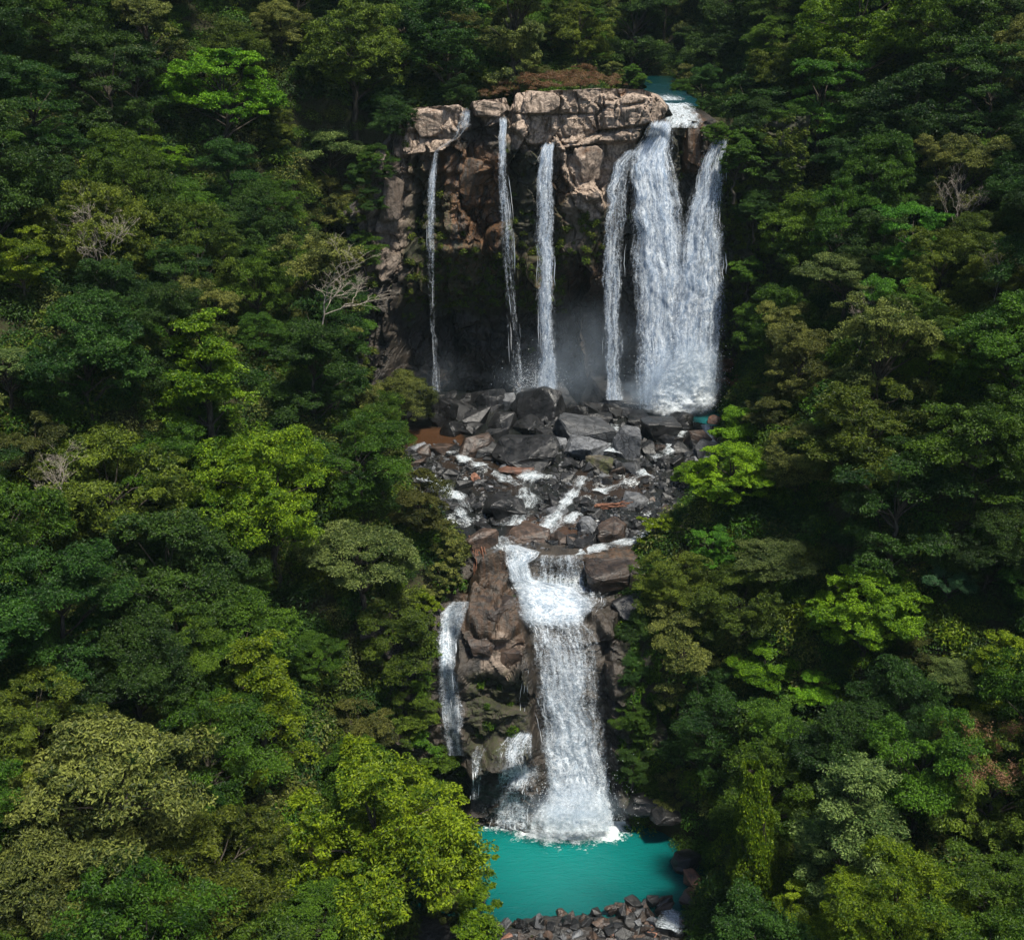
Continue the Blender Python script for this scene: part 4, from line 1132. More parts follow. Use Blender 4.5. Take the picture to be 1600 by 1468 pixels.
S = [0]
def P(key, leafname, *a, **kw):
    S[0] += 1
    make_proto(key, LEAF[leafname], *a, seed=S[0], **kw)

P('lime_a', 'lime', 'dome', 8.5, 6.0, 4, 60, 62100, leaf=(0.269, 0.160), flat=0.5, clump=0.36, rb=(0.17, 0.28), up=0.7)
P('lime_b', 'lime', 'dome', 6.0, 3.8, 3, 26, 27000, leaf=(0.286, 0.168), flat=0.45, clump=0.4, rb=(0.22, 0.36), up=0.7)
P('limey', 'yellow', 'dome', 9.0, 7.5, 3.5, 46, 62100, leaf=(0.302, 0.143), flat=0.8, clump=0.36, rb=(0.2, 0.34))
P('tier_a', 'yellow', 'cone', 6.0, 8.5, 4, 40, 32400, leaf=(0.336, 0.168), flat=0.28, clump=0.45, rb=(0.3, 0.46), up=0.85)
P('tier_b', 'pale', 'cone', 6.0, 7.5, 4, 34, 29700, leaf=(0.319, 0.143), flat=0.28, clump=0.45, rb=(0.28, 0.44), up=0.85)
P('olive_a', 'olive', 'dome', 9.0, 7.0, 3.5, 46, 62100, leaf=(0.370, 0.143), flat=0.8, clump=0.4, rb=(0.2, 0.36), up=0.4)
P('olive_b', 'olive', 'irregular', 7.5, 7.0, 3, 34, 40500, leaf=(0.353, 0.134), flat=0.8, clump=0.42, rb=(0.2, 0.36), up=0.45)
P('dull_a', 'dull', 'dome', 8.5, 6.5, 3.5, 42, 56700, leaf=(0.353, 0.143), flat=0.8, clump=0.4, rb=(0.2, 0.34), up=0.35)
P('dull_b', 'dull', 'irregular', 6.5, 8.0, 3, 30, 35100, leaf=(0.302, 0.126), flat=0.8, clump=0.44, rb=(0.2, 0.36), up=0.45)
P('mid_a', 'mid', 'dome', 8.0, 6.5, 3.5, 42, 51300, leaf=(0.302, 0.143), flat=0.8, clump=0.4, rb=(0.2, 0.36))
P('mid_b', 'mid', 'irregular', 7.0, 8.0, 3, 32, 37800, leaf=(0.302, 0.134), flat=0.5, clump=0.42, rb=(0.22, 0.4), up=0.6)
P('dark_a', 'dark', 'dome', 8.0, 6.5, 3.5, 40, 45900, leaf=(0.319, 0.151), flat=0.8, clump=0.42, rb=(0.2, 0.38))
P('dark_b', 'dark', 'irregular', 7.0, 8.5, 3, 34, 37800, leaf=(0.319, 0.143), flat=0.5, clump=0.44, rb=(0.22, 0.4))
P('pale_a', 'pale', 'umbrella', 7.5, 4.5, 8, 30, 32400, leaf=(0.302, 0.126), flat=0.34, clump=0.45, rb=(0.2, 0.34), up=0.75)
P('vivid_a', 'vivid', 'irregular', 5.5, 6.0, 5, 24, 24300, leaf=(0.302, 0.160), flat=0.42, clump=0.44, rb=(0.24, 0.42), up=0.7)
P('blue_a', 'blue', 'umbrella', 5.0, 3.6, 7, 16, 12150, leaf=(0.336, 0.109), flat=0.3, clump=0.5, rb=(0.26, 0.4), up=0.7)
P('brown_a', 'brown', 'irregular', 6.5, 6.0, 3, 30, 32400, leaf=(0.302, 0.126), flat=0.55, clump=0.42, rb=(0.2, 0.36), up=0.5)
P('rust_a', 'rust', 'umbrella', 4.5, 3.6, 4, 15, 12150, leaf=(0.269, 0.118), flat=0.34, clump=0.45, rb=(0.26, 0.42), up=0.7)
P('shrub_a', 'mid', 'dome', 3.0, 2.4, 0.6, 20, 12150, leaf=(0.252, 0.118), flat=0.8, clump=0.42, rb=(0.26, 0.45))
P('shrub_b', 'dull', 'dome', 3.0, 2.4, 0.6, 20, 12150, leaf=(0.269, 0.101), flat=0.8, clump=0.45, rb=(0.26, 0.45), up=0.4)
P('shrub_c', 'yellow', 'dome', 3.0, 2.4, 0.8, 18, 10800, leaf=(0.286, 0.126), flat=0.5, clump=0.45, rb=(0.26, 0.45))

def bare_proto(key, seed, H, spread, levels=4, bark='pale_bark', r0=0.22, flatten=0.6, rmin=0.028, wob=0.045):
    rng = np.random.default_rng(seed)
    V, Fc = [], []
    def grow(p, d, L, r, lev):
        e = p + d * L
        pts = curve_pts(p, e, 5, rng, L * wob, L * 0.05)
        tube(V, Fc, pts, np.linspace(r, r * 0.62, 5), 5 if lev < 2 else 4)
        if lev >= levels: return
        for k in range(rng.integers(2, 4) + (lev == 0) * 2):
            nd = d + rng.normal(0, 1, 3) * np.array([spread, spread, spread * flatten]) + np.array([0, 0, 0.12])
            nd /= np.linalg.norm(nd)
            st = pts[rng.integers(2, 5)]
            grow(st, nd, L * rng.uniform(0.55, 0.8), max(r * 0.6, rmin), lev + 1)
    grow(np.array([0, 0, -2.0]), np.array([0.1, 0, 1.0]), H * 0.5, r0, 0)
    v = np.concatenate(V)
    me = mesh_from(key, v, np.concatenate(Fc), M[bark], True)
    PROTO[key] = (me, None, float(v[:, 2].max()) * 0.7, float(np.abs(v[:, :2]).max()))
bare_proto('bare_a', 5, 13, 0.75, 6, r0=0.15, flatten=0.3, rmin=0.016, wob=0.03)
bare_proto('bare_b', 9, 15, 0.55, 6, r0=0.17, flatten=0.6, rmin=0.022)

# ------------------------------------------------------------------ planting
TREES = []          # dict(px, py, w, dep, xy, R)
CLEAR = [(612, 215), (640, 160), (800, 135), (960, 125), (985, 112), (1075, 112), (1105, 180), (1120, 225), (1140, 300), (1142, 470), (1128, 580), (1120, 640), (1110, 700),
         (1070, 790), (1000, 835), (990, 870), (960, 930), (950, 980), (965, 1230), (1060, 1275), (1090, 1330), (1070, 1420), (1050, 1468), (800, 1468), (775, 1380), (770, 1300),
         (735, 1240), (725, 1150), (700, 1050), (690, 960), (730, 920), (720, 850), (735, 800), (650, 760), (640, 700), (690, 650), (630, 590), (598, 500), (600, 420), (590, 330)]

def solve(px, py, w, key):
    """Stand a tree so that its crown's centre shows at the pixel with the given width."""
    tr, cr, hc, R = PROTO[key]
    d = ray(px, py)
    t = np.arange(45, 420, 0.25)
    Pp = CAM + t[:, None] * d
    s = w / 2 * t / F / R
    g = Pp[:, 2] - Z0 - terrain(Pp[:, 0], Pp[:, 1]) - hc * s
    k = int(np.argmax(g < 0)) if (g < 0).any() else len(t) - 1
    return Pp[k], s[k], t[k]

def put_tree(key, base, s, label, name='tree', cat='tree', group=None, rz=None, sz=1.0, tilt=(0, 0)):
    tr, cr, hc, R = PROTO[key]
    root = bpy.data.objects.new(name, None)
    root.empty_display_size = 0.5
    COL.objects.link(root)
    root.location = base
    root.rotation_euler = (tilt[0], tilt[1], random.uniform(0, 6.28) if rz is None else rz)
    root.scale = (s, s, s * sz)
    tag(root, label, cat, group)
    if cr is None:
        link('branches', tr, root)
    else:
        link('trunk', tr, root)
        link('crown', cr, root)
    return root

def hero_tree(px, py, w, key, label, name='tree', cat='tree', Y=None, sz=1.0, rz=None, tilt=(0, 0)):
    tr, cr, hc, R = PROTO[key]
    if Y is None:
        Pp, s, dep = solve(px, py, w, key)
    else:
        Pp = at_y(px, py, Y); dep = float((Pp - CAM) @ FW); s = w / 2 * dep / F / R
    base = (Pp[0], Pp[1], Pp[2] - hc * s * sz)
    put_tree(key, base, s, label, name, cat, rz=rz, sz=sz, tilt=tilt)
    TREES.append(dict(px=px, py=py, w=w, dep=dep, x=Pp[0], y=Pp[1], R=R * s, label=label))

HEROES = [
 (350, 145, 200, 'lime_a', 'bright lime spreading tree high on the left slope'),
 (205, 228, 95, 'lime_b', 'small lime tree to the left below the bright lime spreading tree'),
 (272, 250, 66, 'lime_b', 'smallest lime tree directly under the bright lime spreading tree'),
 (432, 205, 72, 'olive_b', 'little rounded olive tree right of the bright lime spreading tree'),
 (515, 245, 150, 'pale_a', 'pale green layered tree left of the upper cliff'),
 (505, 325, 110, 'dull_a', 'yellowish olive tree left of the upper cliff above the bare tree'),
 (550, 85, 200, 'olive_a', 'wide olive tree at the top edge left of the upper cliff'),
 (230, 60, 140, 'dull_b', 'grey green tree near the top left corner'),
 (100, 45, 150, 'mid_b', 'green tree in the top left corner'),
 (170, 140, 160, 'dark_b', 'dim dark tree left of the bright lime spreading tree'),
 (25, 410, 120, 'yellow_', 'yellowish tree cut by the left edge at upper height'),
 (130, 560, 210, 'dark_a', 'dark bushy tree on the left slope under the thin leaning bare tree'),
 (325, 600, 165, 'tier_a', 'tiered yellow green tree standing in the middle of the left slope'),
 (405, 535, 105, 'mid_a', 'soft rounded green tree behind the tiered yellow green tree'),
 (500, 470, 170, 'dull_b', 'dull olive tree under the pale bare spreading tree'),
 (50, 705, 130, 'brown_a', 'brownish tree at the left edge around grey bare twigs'),
 (170, 780, 270, 'olive_a', 'large olive broadleaf tree at the left below the brownish tree'),
 (425, 770, 240, 'limey_mid', 'green domed tree in the middle of the left slope below the tiered tree'),
 (560, 880, 200, 'pale_a', 'pale layered tree on the left slope near the white cascade'),
 (635, 625, 110, 'dull_a', 'grey olive bush tree leaning over the brown pool'),
 (490, 580, 150, 'dark_b', 'dark olive tree right of the tiered yellow green tree'),
 (560, 720, 150, 'mid_b', 'mid green tree on the left bank beside the boulder field'),
 (655, 790, 120, 'brown_a', 'brownish shrub tree on the left bank beside the boulders'),
 (700, 860, 80, 'shrub_b', 'olive shrub above the left lower fall'),
 (668, 955, 70, 'shrub_c', 'yellow green shrub at the top left of the narrow left fall'),
 (648, 1035, 105, 'mid_b', 'mid green tree crowding the left side of the narrow left fall'),
 (650, 1115, 105, 'olive_b', 'olive tree left of the foot of the narrow left fall'),
 (655, 1165, 80, 'shrub_a', 'low green shrub between the bright dense tree and the narrow left fall'),
 (690, 905, 64, 'shrub_b', 'small olive shrub hanging over the rocks above the narrow left fall'),
 (260, 900, 240, 'dark_a', 'dark tree below the large olive broadleaf tree'),
 (95, 950, 200, 'dark_b', 'very dark tree at the left edge in the lower half'),
 (620, 1010, 150, 'olive_b', 'olive green tree left of the narrow left fall'),
 (410, 1095, 160, 'tier_a', 'tiered yellow green tree low on the left slope'),
 (490, 1030, 100, 'mid_a', 'soft rounded tree behind the low tiered tree'),
 (210, 1050, 200, 'dark_a', 'dark green tree above the big dull olive canopy'),
 (60, 1150, 200, 'olive_b', 'olive tree at the left edge above the big dull olive canopy'),
 (190, 1260, 360, 'dull_a', 'big dull olive canopy around whitish bare branches at the lower left'),
 (80, 1400, 280, 'dull_a', 'dull olive canopy in the bottom left corner'),
 (330, 1370, 270, 'olive_a', 'olive broadleaf canopy at the bottom left of the bright dense tree'),
 (590, 1310, 350, 'limey', 'large bright yellow green dense tree at the left of the teal pool'),
 (690, 1190, 90, 'shrub_a', 'green shrub tree at the foot of the left lower fall'),
 (560, 1150, 130, 'brown_a', 'dark brownish tree above the bright dense tree'),
 (745, 1435, 110, 'shrub_c', 'yellow green shrub at the near left shore of the teal pool'),
 (500, 1450, 160, 'mid_a', 'green bush at the bottom edge below the bright dense tree'),
 (610, 170, 80, 'dark_a', 'dark tree touching the left end of the upper cliff'),
 (700, 70, 170, 'dark_a', 'dark tree above the left end of the upper cliff'),
 (800, 50, 170, 'dull_b', 'grey green tree at the top edge above the tan cliff block'),
 (905, 45, 120, 'olive_b', 'yellowish tree at the top edge above the middle of the cliff'),
 (990, 45, 130, 'dark_b', 'dark tree at the top edge above the river bend'),
 (630, 30, 150, 'mid_b', 'green tree at the top edge left of centre'),
 (1340, 45, 230, 'limey', 'bright yellow lime tree at the top right'),
 (1235, 115, 140, 'olive_a', 'olive yellow tree right of the river bend'),
 (1120, 70, 140, 'dark_a', 'dark tree right above the river bend'),
 (1490, 70, 190, 'mid_b', 'green tree at the top right right of the yellow lime tree'),
 (1285, 165, 120, 'vivid_a', 'vivid green leafy tree below the yellow lime tree'),
 (1190, 195, 140, 'dark_b', 'dark tree right of the river lip'),
 (1420, 200, 200, 'dark_a', 'dark tree on the upper right slope'),
 (1550, 150, 150, 'dark_b', 'dark tree at the right edge near the top'),
 (1500, 300, 140, 'dull_b', 'dull olive tree beside a pale dead stem on the upper right slope'),
 (1425, 385, 110, 'vivid_a', 'vivid green tree in the middle of the right slope'),
 (1320, 440, 150, 'pale_a', 'pale layered tree right of the upper falls'),
 (1470, 430, 140, 'olive_b', 'olive tree right of the vivid green tree'),
 (1565, 430, 120, 'olive_a', 'light olive tree at the right edge beside a dead grey trunk'),
 (1375, 580, 190, 'dull_b', 'tall brownish olive tree on the middle right slope'),
 (1455, 545, 110, 'mid_b', 'green conical tree right of the tall brownish olive tree'),
 (1255, 560, 130, 'brown_a', 'dim brownish tree right of the upper pool'),
 (1142, 590, 85, 'rust_a', 'small rusty crowned tree beside the rightmost heavy fall'),
 (1200, 640, 90, 'brown_a', 'brown leaved bush right of the small rusty tree'),
 (1162, 668, 105, 'lime_b', 'lime bush at the right shore of the blue pool'),
 (1080, 740, 62, 'lime_b', 'little yellow lime bush at the right end of the boulder field'),
 (1142, 742, 150, 'lime_a', 'yellow lime tree overhanging the right end of the boulders'),
 (1250, 720, 140, 'dull_a', 'greyish olive tree right of the overhanging yellow lime tree'),
 (1350, 690, 200, 'olive_b', 'olive green tree in the middle of the right slope below the tall tree'),
 (1530, 690, 200, 'mid_b', 'green tree at the right edge at middle height'),
 (1030, 830, 72, 'shrub_c', 'small yellow green tree beside the massive brown slab'),
 (1110, 860, 64, 'vivid_a', 'small vivid green tree below the overhanging yellow lime tree'),
 (1050, 915, 120, 'olive_b', 'olive tree with dark trunk right of the lower falls lip'),
 (1210, 880, 130, 'pale_a', 'pale layered tree on the lower right slope'),
 (1350, 955, 195, 'lime_a', 'bright lime spreading tree on the lower right slope'),
 (1195, 1040, 105, 'lime_b', 'small lime tree left of the lower right lime spreading tree'),
 (1275, 1075, 80, 'lime_b', 'smallest lime tree under the lower right lime spreading tree'),
 (1480, 915, 82, 'blue_a', 'blue green feathery tree on a thin stem at the right'),
 (1155, 945, 160, 'olive_a', 'olive tree on the right bank above the lower falls'),
 (1070, 1035, 150, 'dull_b', 'olive tree overhanging the right side of the main lower fall'),
 (1000, 985, 80, 'dark_a', 'dark bush at the right edge of the main lower fall'),
 (1430, 1010, 80, 'brown_a', 'brownish little tree right below the lower right lime tree'),
 (1500, 1060, 100, 'pale_a', 'pale green layered tree near the right edge low down'),
 (1560, 1050, 100, 'tier_a', 'yellow green tree at the right edge low down'),
 (1320, 1170, 170, 'dark_a', 'dark tree under the smallest lower right lime tree'),
 (1330, 1300, 190, 'tier_b', 'yellowish layered tree right of the creeper covered trunk'),
 (1550, 1240, 210, 'olive_b', 'olive tree with pinkish brown flower plumes at the right edge'),
 (1400, 1420, 230, 'limey_mid', 'green yellow canopy at the bottom right'),
 (1560, 1400, 190, 'mid_b', 'green canopy in the bottom right corner'),
 (1050, 1232, 70, 'shrub_b', 'pale shrub on the right shore of the teal pool'),
 (1400, 800, 200, 'dark_b', 'dark tree above the lower right lime spreading tree'),
 (1550, 860, 150, 'dark_a', 'dark tree at the right edge below middle height'),
 (1110, 1140, 150, 'dark_b', 'dark tree on the right bank of the main lower fall'),
 (1260, 1450, 130, 'yellow_', 'yellowish bush at the bottom edge right of the creeper covered trunk'),
]
P('yellow_', 'yellow', 'irregular', 6.0, 5.5, 4, 26, 27000, leaf=(0.302, 0.134), flat=0.5, clump=0.42, rb=(0.22, 0.38))
P('limey_mid', 'yellow', 'dome', 8.5, 7.0, 7, 44, 54000, leaf=(0.302, 0.126), flat=0.8, clump=0.38, rb=(0.2, 0.34), up=0.4)
for h in HEROES:
    hero_tree(*h)
for o in [o for o in COL.objects if o.get('label', '').startswith('olive tree with pinkish brown flower plumes')]:
    rng = np.random.default_rng(12)
    cv = PROTO['olive_b'][1]
    co = np.empty(len(cv.vertices) * 3, np.float32); cv.vertices.foreach_get('co', co); co = co.reshape(-1, 3)
    up_ = co[co[:, 2] > np.quantile(co[:, 2], 0.72)]
    C, D = [], []
    for c in up_[rng.choice(len(up_), 60)]:
        n_ = 110; e = rng.normal(0, 1, (n_, 3)) * np.array([0.28, 0.28, 0.5]); C.append(c + e + np.array([0, 0, 0.35])); D.append(e)
    C = np.concatenate(C); D = np.concatenate(D); n_ = len(C)
    v, f, t = leaf_arrays(C, D + rng.normal(0, .3, (n_, 3)), rng.normal(0, 1, (n_, 3)), rng.uniform(.12, .26, n_), rng.uniform(.07, .14, n_), rng.uniform(0.3, 1, n_), rng)
    link('flower_plumes', mesh_from('flower_plumes', v, f, LEAF['plume'], False, {'tint': t}), o)
hero_tree(1150, 255, 70, 'shrub_a', 'leafy green branch bush hanging before the top of the rightmost fall', 'bush', 'bush', Y=165.5)
hero_tree(1120, 215, 50, 'shrub_a', 'small bush beside the river lip on the right', 'bush', 'bush', Y=168)
for px, py, w, key, lab, Y in [(984, 1048, 58, 'dark_a', 'dark bush clinging to the rock right of the upper part of the main lower fall', 106.5), (992, 1125, 64, 'mid_b', 'green bush on the rock beside the middle of the main lower fall', 105.0), (990, 1195, 56, 'dark_b', 'dark bush on the rock beside the foot of the main lower fall', 103.6),
                               (1064, 142, 40, 'mid_a', 'rounded green bush at the outer bank just above the white lip water', 195), (1000, 131, 30, 'shrub_a', 'tiny leafy bush on the inner river bank behind the tan cliff block', 206), (984, 122, 44, 'shrub_a', 'small leafy bush at the inner bank of the river bend', 220), (1068, 122, 48, 'shrub_b', 'dull leafy bush at the outer bank of the river bend', 214), (1012, 98, 76, 'dark_a', 'dark tree closing the river bend behind the lip', 262), (1052, 96, 66, 'mid_b', 'green bush on the far bank of the river bend', 258), (838, 122, 56, 'brown_a', 'brownish bush on the tan cliff top left of the dry grass', 187), (772, 138, 48, 'shrub_b', 'dull bush behind the small tan block of the cliff top', 185), (908, 120, 54, 'rust_a', 'rusty bush on the tan cliff top behind the dry grass', 188), (720, 145, 60, 'dark_a', 'dark bush behind the left tan block of the cliff top', 184), (612, 188, 76, 'dark_a', 'dark bush overhanging the left corner of the tan cliff top', 168), (588, 255, 66, 'mid_a', 'green bush against the left flank of the upper cliff', 166), (1098, 142, 66, 'dark_b', 'dark bush on the right bank of the river above the lip', 189),
                               (1078, 112, 52, 'mid_b', 'small green bush beyond the river bend', 236), (955, 118, 46, 'shrub_b', 'dull shrub on the left bank of the river bend', 215), (735, 1372, 96, 'shrub_c', 'yellow green shrub filling the left shore of the teal pool', 92.5), (688, 1412, 96, 'shrub_b', 'dull shrub at the near left corner of the teal pool', 90.5), (715, 1325, 90, 'shrub_a', 'green shrub behind the bright dense tree at the teal pool', 96), (1185, 195, 90, 'dark_a', 'dark bush crowding the cliff edge right of the river lip', 172), (1225, 205, 90, 'mid_b', 'green bush at the cliff edge farther right of the river lip', 171),
                               (1165, 225, 60, 'shrub_a', 'small leafy bush on the cliff edge beside the rightmost heavy fall', 168), (1210, 250, 80, 'dark_b', 'dark bush hanging on the cliff right of the rightmost heavy fall', 168),
                               (1180, 330, 70, 'dark_a', 'dark creeper bush clinging to the mossy wall right of the falls', 166), (1170, 430, 60, 'shrub_a', 'small green bush low on the mossy wall right of the falls', 164), (575, 300, 70, 'dark_b', 'dark bush at the left edge of the upper cliff', 166), (570, 390, 60, 'mid_b', 'green bush at the left foot of the grey cliff wall', 164)]:
    hero_tree(px, py, w, key, lab, 'bush', 'bush', Y=Y)
BARES = [(496, 398, 205, 'bare_a', 'pale bare spreading tree left of the upper cliff foot', 1.0),
         (150, 340, 150, 'bare_b', 'thin grey bare tree leaning on the upper left slope', 1.3),
         (90, 725, 120, 'bare_b', 'grey bare twiggy tree at the left edge', 1.0),
         (150, 1225, 150, 'bare_a', 'whitish bare branches rising out of the lower left canopy', 0.8),
         (1500, 290, 90, 'bare_b', 'pale dead stem on the upper right slope', 1.5),
         (1350, 480, 80, 'bare_b', 'pale bare trunk below the pale layered right tree', 1.3),
         (1565, 400, 70, 'bare_b', 'dead grey trunk at the right edge', 1.4)]
for px, py, w, key, lab, sz in BARES:
    d0 = solve(px, py, w, key)
    Pp = CAM + (d0[0] - CAM) * (0.80 if w == 205 else 0.92)
    s = d0[1]; hc = PROTO[key][2]
    TREES.append(dict(px=px, py=py, w=w * 1.1, dep=float((Pp - CAM) @ FW), x=Pp[0], y=Pp[1], R=0.5, label=lab))
    put_tree(key, (Pp[0], Pp[1], Pp[2] - hc * s * sz), s, lab, 'bare_tree', 'bare tree', rz=random.uniform(-0.5, 0.5), sz=sz, tilt=(0, random.uniform(-0.15, 0.25)))

# ------------------------------------------------------------------ creeper covered trunk, lower right
def creeper_trunk():
    Pp, s, dep = solve(1180, 1350, 100, 'tier_a')
    m = F / dep
    Pp = CAM + (Pp - CAM) * 0.97; dep *= 0.97
    base = np.array([Pp[0], Pp[1], Pp[2] - 9.0])
    TREES.append(dict(px=1180, py=1350, w=300, dep=dep, x=Pp[0], y=Pp[1], R=3.0, label='creeper covered trunk'))
    H = 20.0
    root = bpy.data.objects.new('creeper_covered_tree', None); COL.objects.link(root); root.location = base
    tag(root, 'broken trunk wrapped in green creepers at the right of the teal pool', 'tree')
    rng = np.random.default_rng(8)
    V, Fc = [], []
    tp = curve_pts(np.array([0, 0, -3.0]), np.array([-1.2, 0, H - 0.6]), 9, rng, 0.1)
    tube(V, Fc, tp, np.linspace(1.0, 0.45, 9), 9)
    link('trunk', mesh_from('trunk', np.concatenate(V), np.concatenate(Fc), M['bark'], True), root)
    n = 36000
    t = rng.uniform(0, 1, n) ** 1.15
    th = rng.uniform(0, 6.28, n)
    rr = (3.9 - 2.5 * t) * (0.72 + 0.28 * fbm(np.cos(th) * 1.5, np.sin(th) * 1.5, t * 7, 5, 3) * 2) * rng.uniform(0.75, 1.05, n)
    C = np.stack([-1.2 * t + 0.9 * (1 - t) + rr * np.cos(th), rr * np.sin(th), t * H], 1)
    D = np.stack([np.cos(th), np.sin(th), 0.35 + 0 * th], 1)
    v, f, tt = leaf_arrays(C, D + rng.normal(0, .4, (n, 3)), np.stack([rng.normal(0, .5, n), rng.normal(0, .5, n), -np.ones(n)], 1), 0.26 * rng.uniform(.7, 1.4, n), 0.13 * rng.uniform(.7, 1.4, n), np.clip(rng.normal(.45, .25, n), 0, 1), rng)
    link('creepers', mesh_from('creepers', v, f, LEAF['yellow'], False, {'tint': np.repeat(np.clip(rng.normal(.42, .3, n), 0, 1), 4)}), root)
    V, Fc = [], []
    for i in range(12):
        th = rng.uniform(0, 6.28); t1 = rng.uniform(0.3, 1); L = rng.uniform(3, 8)
        q = (2.9 - 1.9 * t1)
        a = np.array([q * math.cos(th) - 1.2 * t1 + .9 * (1 - t1), q * math.sin(th), t1 * H]); e = a + np.array([rng.uniform(-.3, 1.2), -0.2, -L])
        tube(V, Fc, curve_pts(a, e, 6, rng, 0.15), np.full(6, 0.04), 4)
    link('vines', mesh_from('vines', np.concatenate(V), np.concatenate(Fc), M['bark'], True), root)
creeper_trunk()

# forest between the trees singled out
names = {'olive_a': 'olive', 'olive_b': 'olive', 'dull_a': 'dull olive', 'dull_b': 'dull olive', 'mid_a': 'mid green', 'mid_b': 'mid green', 'dark_a': 'dark', 'dark_b': 'dark', 'brown_a': 'brownish', 'pale_a': 'pale layered', 'vivid_a': 'vivid green'}
keys = list(names); wts = [1.2, 1.2, 0.8, 0.8, 2.2, 2.2, 2.6, 2.6, 0.25, 0.4, 0.3]
r = random.Random(99)
fill = 0; tries = 0; placed = []
hero_n = len(TREES)
SEEN = set()
while fill < 210 and tries < 60000:
    tries += 1
    x, y = r.uniform(-115, 115), r.uniform(48, 270)
    el, er = _edge(y); el = float(el); er = float(er)
    if el - 1.5 < x < er + 1.5 and y < 186: continue
    key = r.choices(keys, wts)[0]
    tr, cr, hc, R = PROTO[key]
    s = r.uniform(0.6, 1.0)
    Rw = R * s
    z = float(terrain(x, y)) + Z0
    c = np.array([x, y, z + hc * s])
    px, py, dep = project(c)
    rp = Rw * F / dep
    if dep < 50 or px < -rp * 0.7 or px > 1600 + rp * 0.7 or py < -rp * 1.2 or py > 1468 + rp * 0.8: continue
    if any((x - q[0]) ** 2 + (y - q[1]) ** 2 < (0.6 * (Rw + q[2])) ** 2 for q in placed): continue
    if any((x - q['x']) ** 2 + (y - q['y']) ** 2 < (0.52 * (Rw + q['R'])) ** 2 for q in TREES[:hero_n]): continue
    if any(q['dep'] > dep - 1 and math.hypot(q['px'] - px, q['py'] - py) < 0.34 * q['w'] + 0.7 * rp for q in TREES[:hero_n]): continue
    a = np.linspace(0, 6.28, 13)
    cx = np.concatenate([[px], px + rp * 0.95 * np.cos(a)]); cyy = np.concatenate([[py], py + rp * 0.95 * np.sin(a)])
    if in_poly(cx, cyy, CLEAR).any(): continue
    near = min(TREES[:hero_n], key=lambda q: (q['px'] - px) ** 2 + (q['py'] - py) ** 2)
    dx, dy = px - near['px'], py - near['py']
    rel = ('left of' if dx < 0 else 'right of') if abs(dx) > abs(dy) else ('above' if dy < 0 else 'below')
    lab = ' '.join(f"{names[key]} canopy tree {rel} the {near['label']}".split()[:16])
    sz_ = r.uniform(0.85, 1.45)
    if lab in SEEN and len(lab.split()) <= 15: lab = ('tall ' if sz_ > 1.15 else ('small ' if s < 0.78 else 'broad ')) + lab
    SEEN.add(lab)
    put_tree(key, (x, y, z), s, lab, group='forest canopy trees', sz=sz_)
    placed.append((x, y, Rw))
    fill += 1

# ------------------------------------------------------------------ undergrowth
def clump_mesh(key, mat, seed, R, H, n, leaf, up=0.5, droop=0.3):
    rng = np.random.default_rng(seed)
    e = rng.normal(0, 1, (n, 3)); e[:, 2] = np.abs(e[:, 2]); e /= np.linalg.norm(e, axis=1)[:, None]
    C = e * rng.uniform(0.35, 1.0, n)[:, None] ** 0.6 * np.array([R, R, H])
    Nn = e * (1 - up) + np.array([0, 0, up]) + rng.normal(0, 0.4, (n, 3))
    A = e + rng.normal(0, 0.5, (n, 3)); A[:, 2] -= droop
    v, f, t = leaf_arrays(C, Nn, A, leaf[0] * rng.uniform(0.7, 1.4, n), leaf[1] * rng.uniform(0.7, 1.4, n), np.clip(rng.normal(0.45, 0.25, n), 0, 1), rng)
    return mesh_from(key, v, f, mat, False, {'tint': t})

def scatter(name, clump, pts, scl, rot):
    """Instances of one clump at many points, one 'stuff' object."""
    pts = np.asarray(pts, float)
    me = bpy.data.meshes.new(name)
    me.vertices.add(len(pts)); me.vertices.foreach_set('co', pts.astype(np.float32).ravel())
    a = me.attributes.new('scl', 'FLOAT', 'POINT'); a.data.foreach_set('value', np.asarray(scl, np.float32))
    a = me.attributes.new('rot', 'FLOAT_VECTOR', 'POINT'); a.data.foreach_set('vector', np.asarray(rot, np.float32).ravel())
    me.update()
    o = tag(link(name, me), kind='stuff')
    src = bpy.data.objects.new(name + '_clump', clump)
    g = bpy.data.node_groups.new(name, 'GeometryNodeTree')
    g.interface.new_socket('Geometry', in_out='INPUT', socket_type='NodeSocketGeometry')
    g.interface.new_socket('Geometry', in_out='OUTPUT', socket_type='NodeSocketGeometry')
    gi = g.nodes.new('NodeGroupInput'); go = g.nodes.new('NodeGroupOutput')
    oi = g.nodes.new('GeometryNodeObjectInfo'); oi.inputs['Object'].default_value = src
    oi.inputs['As Instance'].default_value = True
    ip = g.nodes.new('GeometryNodeInstanceOnPoints')
    ns = g.nodes.new('GeometryNodeInputNamedAttribute'); ns.data_type = 'FLOAT'; ns.inputs['Name'].default_value = 'scl'
    nr = g.nodes.new('GeometryNodeInputNamedAttribute'); nr.data_type = 'FLOAT_VECTOR'; nr.inputs['Name'].default_value = 'rot'
    L = g.links.new
    L(gi.outputs[0], ip.inputs['Points']); L(oi.outputs['Geometry'], ip.inputs['Instance'])
    er = g.nodes.new('FunctionNodeEulerToRotation')
    L(nr.outputs[0], er.inputs[0]); L(er.outputs[0], ip.inputs['Rotation']); L(ns.outputs[0], ip.inputs['Scale'])
    L(ip.outputs[0], go.inputs[0])
    md = o.modifiers.new('scatter', 'NODES'); md.node_group = g
    return o

